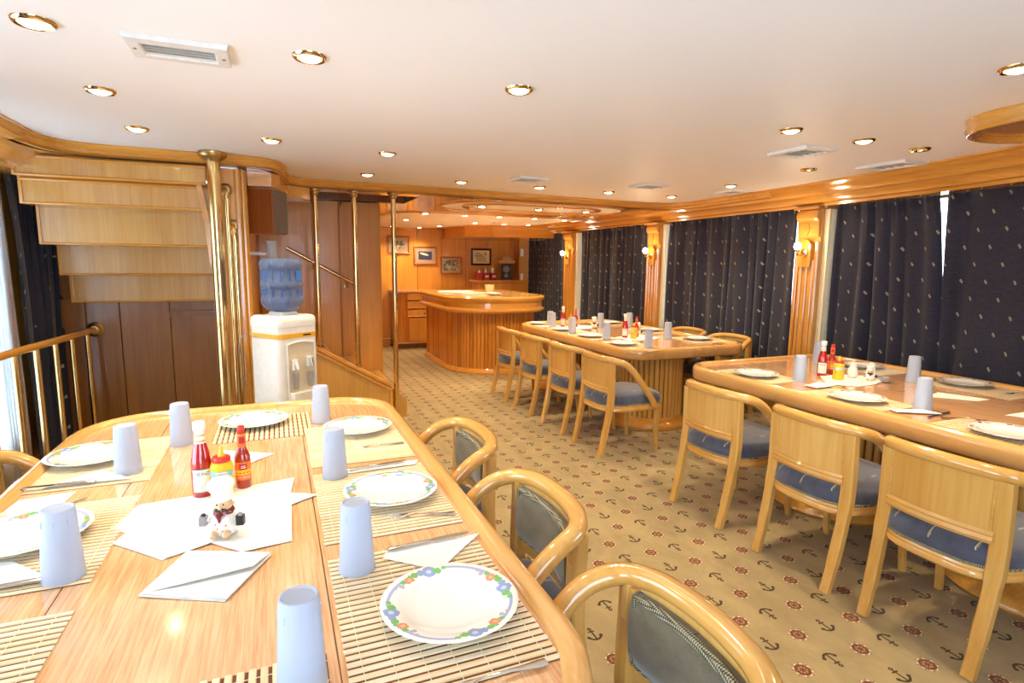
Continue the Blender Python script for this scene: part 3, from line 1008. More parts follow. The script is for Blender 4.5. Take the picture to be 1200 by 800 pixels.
# ------------------------------------------------------------------ stairs at the left, seen from below
st = empty('staircase', (-0.92, 4.6, 1.18), 0, 'oak staircase underside stepping up above the dark panels', 'stairs')
SX0, SX1 = -1.42, -0.4005
steps = [(4.35, 2.0, 2.125), (4.43, 1.84, 2.0), (4.68, 1.60, 1.84), (5.0, 1.39, 1.60), (5.2, 1.18, 1.39)]
ofs = Vector((0.92, -4.6, -1.18))
for k, (y, za, zb) in enumerate(steps):
    dep = (steps[k + 1][0] - y) if k < 4 else 0.044
    m = MB()
    m.box(SX0 + ofs.x, y + ofs.y, za + ofs.z, SX1 + ofs.x, y + 0.02 + ofs.y, zb + ofs.z)
    m.build('riser', M['stair_wood'], st)
    m = MB().box(SX0 + ofs.x, y + 0.006 + ofs.y, za + ofs.z - 0.0015, SX1 + ofs.x, y + dep - 0.001 + ofs.y, za + ofs.z - 0.0005 + 0.0)
    m.build('tread', M['trim_wood_x'], st)
    a, b, yy = SX0 + ofs.x, SX1 + ofs.x, y + ofs.y
    MB().tube([(a, yy - 0.003, za + ofs.z + 0.006), (b, yy - 0.003, za + ofs.z + 0.006)], 0.008, 8).build('nosing', M['trim_wood_x'], st, True)
    MB().box(a - 0.004, yy - 0.01, za + ofs.z, a + 0.012, yy + 0.006, zb + ofs.z).build('edge_bead', M['trim_wood_z'], st)
    if k in (0, 1):
        MB().tube([(a, yy - 0.004, zb + ofs.z - 0.012), (b, yy - 0.004, zb + ofs.z - 0.012)], 0.009, 8).build('nosing', M['trim_wood_x'], st, True)
# dark panels below the stairs
pw = empty('wall_below_stairs', (0, 0, 0), 0, 'dark veneer panels below the stairs', None, None, 'structure')
MB().box(-1.62, 5.272, 0, -0.42, 5.33, 2.12).build('backing', M['dark_wood'], pw)
for a, b in ((-1.60, -1.36), (-1.355, -1.14), (-1.135, -0.80), (-0.795, -0.42)):
    MB().cbox(a, 5.245, 0, b, 5.272, 1.2, 0.003).build('panel', M['dark_wood'], pw)
MB().box(-0.80, 5.2, 1.06, -0.42, 5.24, 1.10).build('shelf_rail', M['dark_wood'], pw)
# lower stair railing
rl = empty('stair_railing', (-1.37, 4.4, 0), 0, 'oak handrail on brass posts at the stair head by the left window', 'railing')
hp = [(0.065, 0.84, 0.968), (-0.05, -0.4, 0.966), (-0.085, -0.95, 0.966), (-0.12, -1.35, 0.965)]
MB().tube(catmull(hp, 5), 0.024, 12).build('handrail', M['trim_wood_y'], rl, True)
MB().lathe([(0.001, 0), (0.055, 0.002), (0.058, 0.012), (0.04, 0.022), (0.03, 0.035), (0.001, 0.036)], 20).build('flange', M['brass_dull'], rl, True, (0.067, 0.842, 0.968), 50).rotation_euler = (PI / 2, 0, 0)
for t in (0.03, 0.22, 0.40, 0.58, 0.76, 0.95):
    x = 0.055 - 0.105 * t - 0.02 * t * t
    y = 0.72 - 1.4 * t
    MB().cyl((x, y, 0), (x, y, 0.95), 0.017).build('post', M['brass'], rl, True)

# thick brass post with its rails
ps = empty('brass_post', (-0.345, 4.26, 0), 0, 'thick brass post from floor to ceiling in front of the stairs', 'post')
MB().cyl((0, 0, 0), (0, 0, 2.17), 0.04, segs=28).build('pole', M['brass'], ps, True)
MB().lathe([(0.04, 2.135), (0.05, 2.15), (0.072, 2.165), (0.085, 2.18), (0.085, 2.197), (0.001, 2.197), (0.001, 2.135)], 28).build('cap', M['brass_dull'], ps, True, None, 50)
for (x, y, z, lb) in ((-0.29, 4.404, 1.98, 'upper brass handrail end curving down beside the thick post'), (-0.255, 4.404, 1.74, 'lower brass handrail end curving down beside the thick post')):
    o = empty('handrail_end', (x, y, z), 0, lb, 'handrail')
    MB().lathe([(0.001, 0), (0.04, 0.001), (0.044, 0.008), (0.034, 0.016), (0.024, 0.02), (0.001, 0.021)], 22).build('flange', M['brass_dull'], o, True, None, 50).rotation_euler = (PI / 2, 0, 0)
    MB().tube(catmull([(0, -0.018, 0), (0, -0.05, -0.01), (0.005, -0.065, -0.06), (0.01, -0.06, -0.2), (0.012, -0.05, -z + 0.02)], 6), 0.0155, 14).build('rail', M['brass'], o, True)

# panelled stair string and the three thin posts
sg = empty('stair_string', (0.44, 5.36, 0), 0, 'sloping oak stair side with capping under the thin brass posts', 'stair side')
def str_z(x): return 0.705 - 0.59 * (x - 0.342)
xa, xb = -0.14, 0.985
so_ = [(xa, 0.0), (xb, 0.0), (xb, str_z(xb)), (xa, str_z(xa))]
MB().loft([[(x - 0.44, -0.025, z) for x, z in so_], [(x - 0.44, 0.025, z) for x, z in so_]]).build('side_panel', M['stair_wood'], sg)
MB().bar([(xa - 0.44, 0, str_z(xa) + 0.012), (xb - 0.44 + 0.005, 0, str_z(xb + 0.005) + 0.012)], (0.042, 0.018), (0, 0, 1)).build('capping', M['trim_wood_x'], sg)
MB().bar([(xa - 0.44, -0.03, str_z(xa) - 0.03), (xb - 0.44, -0.03, str_z(xb) - 0.03)], (0.008, 0.012), (0, 0, 1)).build('bead', M['trim_wood_x'], sg)
MB().cbox(xb - 0.44 - 0.03, -0.034, 0, xb - 0.44 + 0.004, 0.034, str_z(xb) - 0.005, 0.008).build('end_post', M['trim_wood_z'], sg)
low = [(0.55, 0), (0.70, 0), (0.70, 0.17), (0.60, 0.26), (0.55, 0.30)]
MB().loft([[(x, 0.05, z) for x, z in low], [(x, 0.82, z) for x, z in low]]).build('bottom_step', M['stair_wood'], sg)
for k in range(4):
    MB().box(0.55 - 0.28 * (k + 1), 0.04, 0.17 * (k + 1), 0.56 - 0.28 * k, 0.82, 0.17 * (k + 1) + 0.17).build('step', M['stair_wood'], sg)
for x, y, zb, lb in ((0.345, 5.36, str_z(0.345) + 0.034, 'left one of the three thin brass posts'), (0.678, 5.36, str_z(0.678) + 0.034, 'middle one of the three thin brass posts'),
                     (1.03, 5.36, 0.0, 'right one of the three thin brass posts, reaching the carpet')):
    o = empty('thin_post', (x, y, zb), 0, lb, 'post', 'thin brass posts')
    h = SOF - 0.001 - zb
    MB().cyl((0, 0, 0), (0, 0, h - 0.01), 0.0235, segs=18).build('pole', M['brass'], o, True)
    MB().lathe([(0.0235, h - 0.05), (0.03, h - 0.045), (0.032, h - 0.02), (0.052, h - 0.01), (0.054, h), (0.001, h), (0.001, h - 0.05)], 20).build('cap', M['brass_dull'], o, True, None, 50)
    MB().lathe([(0.001, 0.0005), (0.042, 0.0005), (0.042, 0.008), (0.028, 0.016), (0.0235, 0.02), (0.001, 0.02)], 20).build('foot', M['brass'], o, True, None, 50)
hr = empty('stair_handrail', (0.44, 6.13, 1.44), 0, 'brass handrail sloping down the panelled stair wall', 'handrail')
MB().tube([(-0.33, 0, 0.2), (0.33, 0, -0.17)], 0.017, 12).build('rail', M['brass'], hr, True)
for x, z in ((-0.08, 0.045), (0.24, -0.135)):
    MB().tube(catmull([(x, 0, z), (x, 0.01, z - 0.05), (x, 0.055, z - 0.06)], 4), 0.008, 8).build('bracket', M['brass_dull'], hr, True)
    MB().lathe([(0.001, 0), (0.03, 0.001), (0.03, 0.008), (0.001, 0.014)], 16).build('rosette', M['brass_dull'], hr, True, (x, 0.069, z - 0.06)).rotation_euler = (PI / 2, 0, 0)

# wall speaker above the cooler
sp = empty('wall_speaker', (-0.035, 4.60, 1.855), math.radians(-32), 'brown wooden loudspeaker hung on the wall above the water cooler', 'speaker')
MB().cbox(-0.1, -0.09, -0.155, 0.1, 0.09, 0.155, 0.006).build('case', M['speaker_side'], sp)
MB().cbox(0.1, -0.082, -0.148, 0.112, 0.082, 0.148, 0.004).build('grille', M['grille'], sp)

# ------------------------------------------------------------------ water cooler
wc = empty('water_cooler', (0.035, 4.05, 0), math.radians(37), 'white floor-standing water cooler with a strip of yellow tape', 'water cooler')
W2, D2 = 0.155, 0.15
body = rrect(-W2, -D2, W2, D2, 0.04, 5)
def scale_out(out, k, dz=0): return [(x * k, y * k) for x, y in out]
MB().loft([[(x * k, y * k, z) for x, y in body] for z, k in ((0.0, 1.0), (0.3, 1.0), (0.62, 1.0), (1.08, 1.0))]).build('cabinet', M['cooler_body'], wc, True, None, 40)
MB().loft([[(x * k, y * k, z) for x, y in body] for z, k in ((1.081, 1.012), (1.115, 1.02), (1.14, 0.99), (1.152, 0.9), (1.155, 0.5), (1.155, 0.46), (1.175, 0.42), (1.175, 0.1))]).build('top', M['cooler_body'], wc, True, None, 40)
arch = [(-0.10, 0.58), (0.115, 0.58), (0.115, 0.94)] + [(0.1 - 0.21 * t / 6 + 0.01, 0.955 + 0.03 * sin(PI * (0.15 + 0.7 * t / 6))) for t in range(0, 7)] + [(-0.10, 0.93)]
MB().loft([[(x, -D2 - 0.004, z) for x, z in arch], [(x, -D2 + 0.01, z) for x, z in arch]]).build('dispense_bay', M['cooler_recess'], wc)
fr = [(x, z) for x, z in arch]
MB().tube([(x, -D2 - 0.006, z) for x, z in fr], 0.006, 6, up=(0, 1, 0), closed=True).build('bay_rim', M['cooler_body'], wc, True)
for x, m_, hz in ((-0.055, 'plastic_white', 0.84), (0.06, 'plastic_white', 0.85)):
    t = MB().cbox(x - 0.02, -D2 - 0.03, hz - 0.035, x + 0.02, -D2 - 0.004, hz + 0.03, 0.006).build('tap', M[m_], wc)
    MB().cyl((x, -D2 - 0.03, hz + 0.02), (x, -D2 - 0.05, hz - 0.03), 0.012, 0.008, 10).build('spout', M['chrome' if x > 0 else 'cooler_body'], t, True)
for x in (-0.055, 0.06):
    MB().cyl((x, -D2 - 0.022, 0.68), (x, -D2 - 0.022, 0.78), 0.018, 0.024, 12).build('spare_cup', M['clear'], wc, True)
tray = [(-0.1, 0), (0.115, 0), (0.115, 0.0), (0.1, -0.04), (0.06, -0.055), (-0.045, -0.055), (-0.085, -0.04)]
MB().prism([(x, y - D2 - 0.002) for x, y in tray], 0.58, 0.655).build('drip_tray', M['cooler_body'], wc)
MB().prism([(x * 1.02, y * 1.03 - D2 - 0.001) for x, y in tray], 0.572, 0.58).build('tray_lip', M['grey'], wc)
tp = MB().sweep([p for p in body], [(0.001, 1.01), (0.003, 1.01), (0.003, 1.04), (0.001, 1.04)])
tp.build('tape', M['tape'], wc)
MB().box(0.03, -D2 - 0.0045, 1.02, 0.09, -D2 - 0.0031, 1.03).build('tape_print', M['ink'], wc)
MB().tube([(-W2, 0.05, 1.02), (-W2 - 0.08, 0.1, 1.03), (-W2 - 0.10, 0.11, 0.98), (-W2 - 0.10, 0.11, 0.9)], 0.004, 6).build('hose', M['clear'], wc, True)
bt = empty('water_bottle', (0.035, 4.05, 1.178), math.radians(37), 'blue inverted water bottle on the white cooler', 'bottle')
pr = [(0.001, 0.0), (0.06, 0.0), (0.10, 0.012), (0.125, 0.04), (0.133, 0.06), (0.133, 0.085), (0.124, 0.095), (0.124, 0.15), (0.133, 0.16), (0.133, 0.185), (0.124, 0.195), (0.124, 0.275), (0.133, 0.29), (0.133, 0.315), (0.122, 0.335), (0.09, 0.345), (0.001, 0.34)]
MB().lathe(pr, 28).build('body', M['bottle_blue'], bt, True, None, 50)
for k in range(14):
    a = 2 * PI * k / 14
    for z0, z1 in ((0.097, 0.148), (0.197, 0.272)):
        MB().cyl((0.1245 * cos(a), 0.1245 * sin(a), z0), (0.1245 * cos(a), 0.1245 * sin(a), z1), 0.006, segs=8).build('rib', M['bottle_blue'], bt, True)
lm_ = MB(); arc_patch(lm_, 0.1308, -PI / 2 + 0.1, -PI / 2 + 0.6, 0.2, 0.268); lm_.build('label', plain('bottle_label', (60, 120, 190), 0.4), bt)
cc = empty('cup_tube', (-0.02, 4.40, 1.515), 0, 'clear plastic cup holder tube above the blue water bottle', 'cup holder')
MB().lathe([(0.001, 0), (0.034, 0.0), (0.036, 0.13), (0.033, 0.13), (0.031, 0.005), (0.001, 0.005)], 18).build('tube', M['clear'], cc, True, None, 50)
MB().box(-0.138, -0.01, 0.03, -0.036, 0.01, 0.05).build('bracket', M['clear'], cc)

# ------------------------------------------------------------------ bar
br = empty('bar_counter', (2.9, 8.1, 0), 0, 'oak bar counter with fluted front and rounded double rim', 'bar')
def L(out, ox, oy): return [(x - ox, y - oy) for x, y in out]
base_o = L(rrect(2.24, 7.12, 3.48, 9.15, (0.55, 0.2, 0.2, 0.6), 10), 2.9, 8.1)
MB().prism(base_o, 0.0, 0.9).build('core', M['dark_wood'], br)
def along(out, step, closed=True):
    """points, tangents at equal steps along an outline"""
    P = [Vector(p) for p in out] + ([Vector(out[0])] if closed else [])
    res, carry = [], step / 2
    for a, b in zip(P, P[1:]):
        d = b - a
        l = d.length
        while carry <= l and l > 1e-6:
            res.append((a + d * (carry / l), d / l))
            carry += step
        carry -= l
    return res
half = [(0.024 * cos(PI * k / 5), 0.016 * sin(PI * k / 5)) for k in range(6)]
slat_me = MB().loft([[(x, -y, 0.07) for x, y in half], [(x, -y, 0.84) for x, y in half]]).build('slat', M['bar_wood'], None, True, mesh_only=True, auto=60)
for p, t in along(base_o, 0.052):
    link('slat', slat_me, br, (p.x, p.y, 0), math.atan2(t.y, t.x))
plp = [(0.0, 0.0), (0.045, 0.0), (0.05, 0.02), (0.042, 0.04), (0.03, 0.045), (0.028, 0.06), (0.016, 0.075), (0.0, 0.075)]
MB().sweep(base_o, plp).build('plinth', M['trim_wood_x'], br, True, None, 45)
rim_o = L(rrect(2.14, 7.0, 3.60, 9.22, (0.6, 0.25, 0.25, 0.62), 10), 2.9, 8.1)
rim_p = [(-0.12, 0.84), (-0.02, 0.84), (0.0, 0.85), (0.012, 0.87), (0.008, 0.89), (-0.01, 0.905), (-0.022, 0.91), (-0.024, 0.975), (-0.012, 0.985), (0.0, 1.0), (0.014, 1.02), (0.014, 1.045), (0.0, 1.062), (-0.03, 1.066), (-0.12, 1.05)]
MB().sweep(rim_o, rim_p).build('rim', M['trim_wood_x'], br, True, None, 35)
MB().prism([(x * 0.93, y * 0.95) for x, y in rim_o], 1.0, 1.05).build('top', M['table_wood'], br)
MB().prism([(x * 0.93, y * 0.95) for x, y in rim_o], 0.845, 0.87).build('underside', M['dark_wood'], br)

o = empty('tray_cloth', (2.55, 8.55, 1.0515), 0, 'white folded cloth lying on the left of the bar top', 'cloth')
for k in range(3):
    MB().cbox(-0.22 + 0.01 * k, -0.18, 0.008 * k + 0.0005, 0.30 - 0.01 * k, 0.14 - 0.01 * k, 0.008 * k + 0.008, 0.015).build('fold', M['napkin'], o)
o = empty('cutlery_tray', (2.62, 7.95, 1.0515), 0.3, 'shallow tray with stacked cutlery on the bar top', 'cutlery tray')
MB().sweep([(-0.2, -0.12), (0.2, -0.12), (0.2, 0.12), (-0.2, 0.12)], [(0, 0.0005), (0.01, 0.03), (0.0, 0.03), (-0.012, 0.006), (-0.1, 0.006), (-0.1, 0.0005)]).build('tray', M['label_white'], o)
for k in range(7):
    MB().bar([(-0.15 + 0.012 * k, -0.06 + 0.02 * k, 0.01), (0.13 + 0.008 * k, -0.07 + 0.022 * k, 0.016)], (0.006, 0.002), (0, 0, 1)).build('cutlery_piece', M['chrome'], o)
for (x, y, lb) in ((2.95, 7.75, 'small white dish on the bar nearest the front'), (3.02, 8.05, 'small white dish on the bar farther back')):
    o = MB().lathe([(0.001, 0.0), (0.05, 0.0), (0.085, 0.014), (0.11, 0.018), (0.11, 0.021), (0.08, 0.017), (0.05, 0.006), (0.001, 0.006)], 24).build('dish', M['ceramic'], None, True, (x, y, 1.051))
    tag(o, lb, 'dish')

# ------------------------------------------------------------------ drawer cabinet by the far wall
cb = empty('drawer_cabinet', (2.33, 10.1, 0), 0, 'oak cabinet with three drawers and a door at the far wall', 'cabinet')
MB().box(-0.42, -0.24, 0.08, 0.42, 0.29, 0.99).build('body', M['bar_wood'], cb)
MB().box(-0.39, -0.21, 0, 0.42, 0.29, 0.08).build('plinth', M['dark_wood'], cb)
MB().cbox(-0.45, -0.27, 0.99, 0.45, 0.295, 1.02, 0.01).build('top', M['table_wood'], cb)
def knob(parent, x, y, z):
    MB().lathe([(0.001, 0), (0.008, 0.0), (0.007, 0.012), (0.017, 0.02), (0.014, 0.03), (0.001, 0.033)], 12).build('knob', M['brass'], parent, True, (x, y, z)).rotation_euler = (PI / 2, 0, 0)
for z0, z1 in ((0.87, 0.97), (0.72, 0.83), (0.57, 0.68)):
    d = MB().cbox(-0.22, -0.262, z0, 0.38, -0.238, z1, 0.005).build('drawer', M['wall_wood'], cb)
    MB().tube([(-0.22, -0.262, z0), (0.38, -0.262, z0)], 0.008, 6).build('pull_strip', M['table_wood'], d, True)
    knob(d, 0.08, -0.262, (z0 + z1) / 2)
d = MB().cbox(-0.20, -0.262, 0.12, 0.38, -0.238, 0.54, 0.005).build('door', M['wall_wood'], cb)
knob(d, 0.33, -0.262, 0.34)
MB().tube([(-0.42, -0.25, 0.10), (0.42, -0.25, 0.10)], 0.012, 6).build('base_bead', M['table_wood'], cb, True)
o = empty('low_cabinet', (1.5, 10.28, 0), 0, 'narrow low oak cabinet left of the drawer cabinet', 'cabinet')
MB().box(-0.36, -0.1, 0, 0.36, 0.11, 0.14).build('plinth', M['trim_wood_x'], o)
MB().tube([(-0.36, -0.11, 0.15), (0.36, -0.11, 0.15)], 0.016, 8).build('rail', M['trim_wood_x'], o, True)

# ------------------------------------------------------------------ pictures on the far wall
def picture(x0, x1, z0, z1, label, frame, fw_, fill, mat_b=0.06, cat='picture', group='pictures on the far wall'):
    cx, cz = (x0 + x1) / 2, (z0 + z1) / 2
    o = empty('framed_picture', (cx, 10.397, cz), 0, label, cat, group)
    w, h = (x1 - x0) / 2, (z1 - z0) / 2
    f = MB()
    P = [(-w, -h), (w, -h), (w, h), (-w, h)]
    prof = [(0, 0), (0, -0.02), (-fw_ * 0.4, -0.026), (-fw_, -0.014), (-fw_, 0)]
    rings = []
    for k in range(5):
        (x, z) = P[k % 4]
        rings.append([(x + (1 if x > 0 else -1) * q, y, z + (1 if z > 0 else -1) * q) for q, y in prof])
    f.loft(rings, True, False)
    f.build('frame', M[frame], o)
    MB().box(-w + fw_, -0.008, -h + fw_, w - fw_, -0.001, h - fw_).build('mat_board', M['mat_board'] if fill != 'cert' else M['paper_cream'], o)
    b = fw_ + mat_b
    if fill == 'cert':
        t = MB()
        for (zz, l, ox) in ((0.07, 0.05, -0.06), (0.045, 0.07, -0.04), (0.02, 0.09, -0.05), (0.0, 0.1, -0.02), (-0.03, 0.11, 0), (-0.055, 0.09, 0), (-0.085, 0.12, 0)):
            t.box(ox - l, -0.0095, zz - 0.004, ox + l, -0.0081, zz + 0.004)
        t.build('print_lines', M['ink'], o)
        e = MB().lathe([(0.001, 0), (0.035, 0), (0.035, 0.0012), (0.001, 0.0012)], 16).build('emblem', M['label_gold'], o, False, (0.085, -0.0081, 0.06))
        e.rotation_euler = (PI / 2, 0, 0)
    else:
        MB().box(-w + b, -0.0105, -h + b, w - b, -0.0081, h - b).build('print', fill, o)
    return o


def art(name, bg, stops, seed):
    m = MatB(name, rough=0.4)
    n = m.noise(m.scaled((9 + seed, 9, 12)), 1.0, 3, 0.5, 0.8)
    m.set('color', m.ramp(n, [(0.36, lin(bg))] + [(p, lin(c)) for p, c in stops]))
    return m.m


def fish_art():
    m = MatB('fish_photo', rough=0.4)
    x, y, z = m.xyz()
    n = m.noise(m.coord(), 20.0, 3) - 0.5
    d = ((x + 0.02) * (x + 0.02) + (z + x * 0.25 - 0.02) * (z + x * 0.25 - 0.02) * 22.0).sqrt() + n * 0.03
    base = m.ramp(n + 0.5, [(0.3, lin((46, 52, 78))), (0.7, lin((70, 76, 104)))])
    m.set('color', m.mix(d.lt(0.085), base, lin((226, 220, 180))))
    return m.m


picture(1.87, 2.28, 1.66, 1.99, 'framed coastal picture hanging highest at the left, behind a brass post', 'frame_wood', 0.035, art('coast_art', (70, 72, 50), [(0.5, (120, 110, 86)), (0.62, (226, 208, 176))], 1))
picture(2.35, 2.79, 1.47, 1.81, 'framed photo of a pale fish on dark water', 'frame_wood', 0.035, fish_art())
picture(2.85, 3.28, 1.30, 1.63, 'framed reef picture hanging lowest of the three', 'frame_wood', 0.035, art('reef_art', (86, 76, 64), [(0.5, (110, 120, 108)), (0.58, (190, 178, 130)), (0.7, (120, 96, 76))], 4), 0.03)
picture(3.46, 3.87, 1.47, 1.79, 'dark framed certificate above the sideboard nook', 'frame_dark', 0.035, 'cert', 0.0, 'certificate')

# sideboard nook
sb = empty('sideboard', (3.93, 10.14, 0), 0, 'oak sideboard in the nook behind the bar', 'sideboard')
MB().box(-0.46, -0.24, 0, 0.50, 0.25, 1.16).build('body', M['bar_wood'], sb)
MB().cbox(-0.50, -0.27, 1.16, 0.50, 0.255, 1.2, 0.012).build('top', M['trim_wood_x'], sb)
d = MB().cbox(-0.20, -0.255, 0.55, 0.16, -0.238, 1.13, 0.005).build('door', M['wall_wood'], sb)
MB().tube([(-0.2, -0.258, 1.12), (0.16, -0.258, 1.12)], 0.008, 6).build('bead', M['table_wood'], d, True)
d = MB().cbox(0.18, -0.255, 0.55, 0.46, -0.238, 1.13, 0.005).build('door', M['wall_wood'], sb)
o = empty('ice_bucket', (3.75, 9.2, 1.0515), 0, 'small silver bucket behind the bar top in front of the nook', 'bucket')
MB().lathe([(0.001, 0.0), (0.07, 0.0), (0.09, 0.1), (0.094, 0.105), (0.088, 0.105), (0.07, 0.01), (0.001, 0.01)], 20).build('bucket', M['chrome'], o, True, None, 50)
o.location = (3.32, 8.98, 1.0515)
cw = MB().cbox(4.34, 10.12, 0, 4.62, 10.42, 1.95, 0.01)
structure('trim_13', cw, M['wall_wood'], 'narrow oak wall strip right of the nook')
for z, lb in ((1.72, 'upper white switch plate on the strip right of the nook'), (1.25, 'lower white switch plate on the strip right of the nook')):
    o = empty('switch_plate', (4.40, 10.118, z), 0, lb, 'switch')
    MB().cbox(-0.03, -0.008, -0.07, 0.03, 0.0, 0.07, 0.003).build('plate', M['plastic_white'], o)
    MB().box(-0.012, -0.012, -0.02, 0.012, -0.008, 0.02).build('rocker', M['plastic_white'], o)
s2 = empty('shelf_speaker', (4.12, 10.18, 1.201), math.radians(-30), 'black fronted loudspeaker standing on the sideboard', 'speaker')
MB().cbox(-0.10, -0.1, 0, 0.10, 0.1, 0.31, 0.004).build('case', M['speaker_side'], s2)
MB().box(-0.098, -0.106, 0.003, 0.098, -0.1, 0.307).build('front', M['black'], s2)
for z, r in ((0.2, 0.06), (0.08, 0.035)):
    MB().lathe([(0.001, 0.0), (r * 0.4, 0.004), (r, 0.0), (r * 1.08, 0.004), (r * 1.08, -0.001), (0.001, -0.001)], 18).build('driver', M['grey'], s2, True, (0, -0.1065, z)).rotation_euler = (PI / 2, 0, 0)
for k, (z, sx, lb) in enumerate(((1.512, 0.15, 'wide beige box lying on the shelf speaker'), (1.575, 0.09, 'smaller beige box on top of the wide one'))):
    o = empty('beige_box', (4.12, 10.18, z), -0.4, lb, 'box')
    MB().cbox(-sx, -0.09, 0, sx, 0.09, 0.058 - 0.012, 0.01).build('tray', M['beige_box'], o)
    MB().cbox(-sx - 0.004, -0.094, 0.046, sx + 0.004, 0.094, 0.06, 0.01).build('lid', M['beige_box'], o)
for k, (x, lb, tis) in enumerate(((3.53, 'brownish red tissue box at the left on the sideboard', 0), (3.66, 'middle red tissue box on the sideboard', 1), (3.80, 'right red tissue box with white tissue puffing out', 2))):
    o = empty('tissue_box', (x, 10.12, 1.201), 0.1 * k, lb, 'tissue box', 'tissue boxes on the sideboard')
    MB().cbox(-0.058, -0.058, 0, 0.058, 0.058, 0.13, 0.006).build('carton', M['tissue_red'], o)
    MB().box(-0.035, -0.0595, 0.045, 0.035, -0.058, 0.085).build('panel', M['label_white' if k else 'tissue_red'], o)
    rnd = random.Random(k)
    rings = []
    for j in range(6):
        t = j / 5
        rings.append([((0.02 + 0.03 * tis * 0.5 * t) * (1 + 0.35 * rnd.uniform(-1, 1)) * cos(a * PI / 5) * (1 - t * t * 0.7), 0.6 * (0.02 + 0.02 * t) * sin(a * PI / 5) * (1 - t * t * 0.7), 0.1305 + (0.05 + 0.025 * tis) * t) for a in range(10)])
    MB().loft(rings).build('tissue', M['napkin'], o, True)

# ------------------------------------------------------------------ dining tables
def table(x0, y0, x1, y1, label, radii, peds):
    cx, cy = (x0 + x1) / 2, (y0 + y1) / 2
    t = empty('dining_table', (cx, cy, 0), 0, label, 'table', 'oak dining tables')
    out = L(rrect(x0, y0, x1, y1, radii, 10), cx, cy)
    inn = L(rrect(x0 + 0.055, y0 + 0.055, x1 - 0.055, y1 - 0.055, [max(0.05, r - 0.055) for r in radii], 10), cx, cy)
    MB().prism(inn, 0.69, 0.748).build('core', M['dark_wood'], t)
    # three veneered leaves of the top, recessed joints between them
    q = 0.30 * (x1 - x0) / 2
    for a, b in ((-9, -q - 0.13), (-q - 0.127, q - 0.003 + 0.02), (q + 0.02, 9)):
        poly = clip(clip(inn, a, 1), b, -1)
        MB().prism(poly, 0.7482, 0.752).build('leaf', M['table_wood'], t)
    prof = [(-0.058, 0.67), (-0.03, 0.668), (-0.008, 0.674), (0.0, 0.69), (0.001, 0.735), (-0.003, 0.756), (-0.013, 0.769), (-0.028, 0.774), (-0.044, 0.770), (-0.056, 0.76), (-0.06, 0.75)]
    MB().sweep(out, prof).build('rim', M['rim_wood'], t, True, None, 50)
    for (px, py, rx, ry) in peds:
        p = empty('pedestal', (px - cx, py - cy, 0))
        p.parent = t
        MB().lathe([(0.93, 0.09), (0.93, 0.67)], 30, 0, 0, rx - 0.01, ry - 0.01).build('core', M['dark_wood'], p)
        MB().lathe([(1.0, 0.0), (1.22, 0.0), (1.26, 0.02), (1.24, 0.05), (1.16, 0.075), (1.05, 0.085), (1.0, 0.1), (0.9, 0.1)], 40, 0, 0, rx, ry).build('plinth', M['trim_wood_x'], p, True, None, 45)
        hf = [(0.021 * cos(PI * k / 4), 0.016 * sin(PI * k / 4)) for k in range(5)]
        me = MB().loft([[(x, -y, 0.10) for x, y in hf], [(x, -y, 0.668) for x, y in hf]]).build('slat', M['chair_wood'], None, True, mesh_only=True, auto=60)
        el = [(rx * 0.93 * cos(2 * PI * k / 80), ry * 0.93 * sin(2 * PI * k / 80)) for k in range(80)]
        for pt, tg in along(el, 0.048):
            link('slat', me, p, (pt.x, pt.y, 0), math.atan2(tg.y, tg.x))
    return t


def clip(poly, xv, side):
    """keep the part of a plan polygon with side*(x - xv) >= 0"""
    out = []
    n = len(poly)
    for i in range(n):
        a, b = poly[i], poly[(i + 1) % n]
        ia, ib = side * (a[0] - xv) >= 0, side * (b[0] - xv) >= 0
        if ia: out.append(a)
        if ia != ib:
            k = (xv - a[0]) / (b[0] - a[0])
            out.append((xv, a[1] + k * (b[1] - a[1])))
    return out


table(-0.84, 0.62, 0.545, 3.17, 'nearest oak dining table at the left, laid with bamboo mats', (0.35, 0.30, 0.34, 0.35), [(-0.15, 2.45, 0.28, 0.28), (-0.15, 1.3, 0.28, 0.28)])
table(2.80, 0.72, 4.30, 3.42, 'oak dining table at the right edge along the windows', (0.25, 0.18, 0.24, 0.25), [(3.44, 2.45, 0.44, 0.36), (3.44, 1.35, 0.44, 0.36)])
table(2.80, 4.05, 4.16, 6.62, 'far oak dining table between the bar and the right table', (0.20, 0.2, 0.25, 0.24), [(3.29, 4.45, 0.33, 0.30), (3.3, 6.1, 0.33, 0.30)])


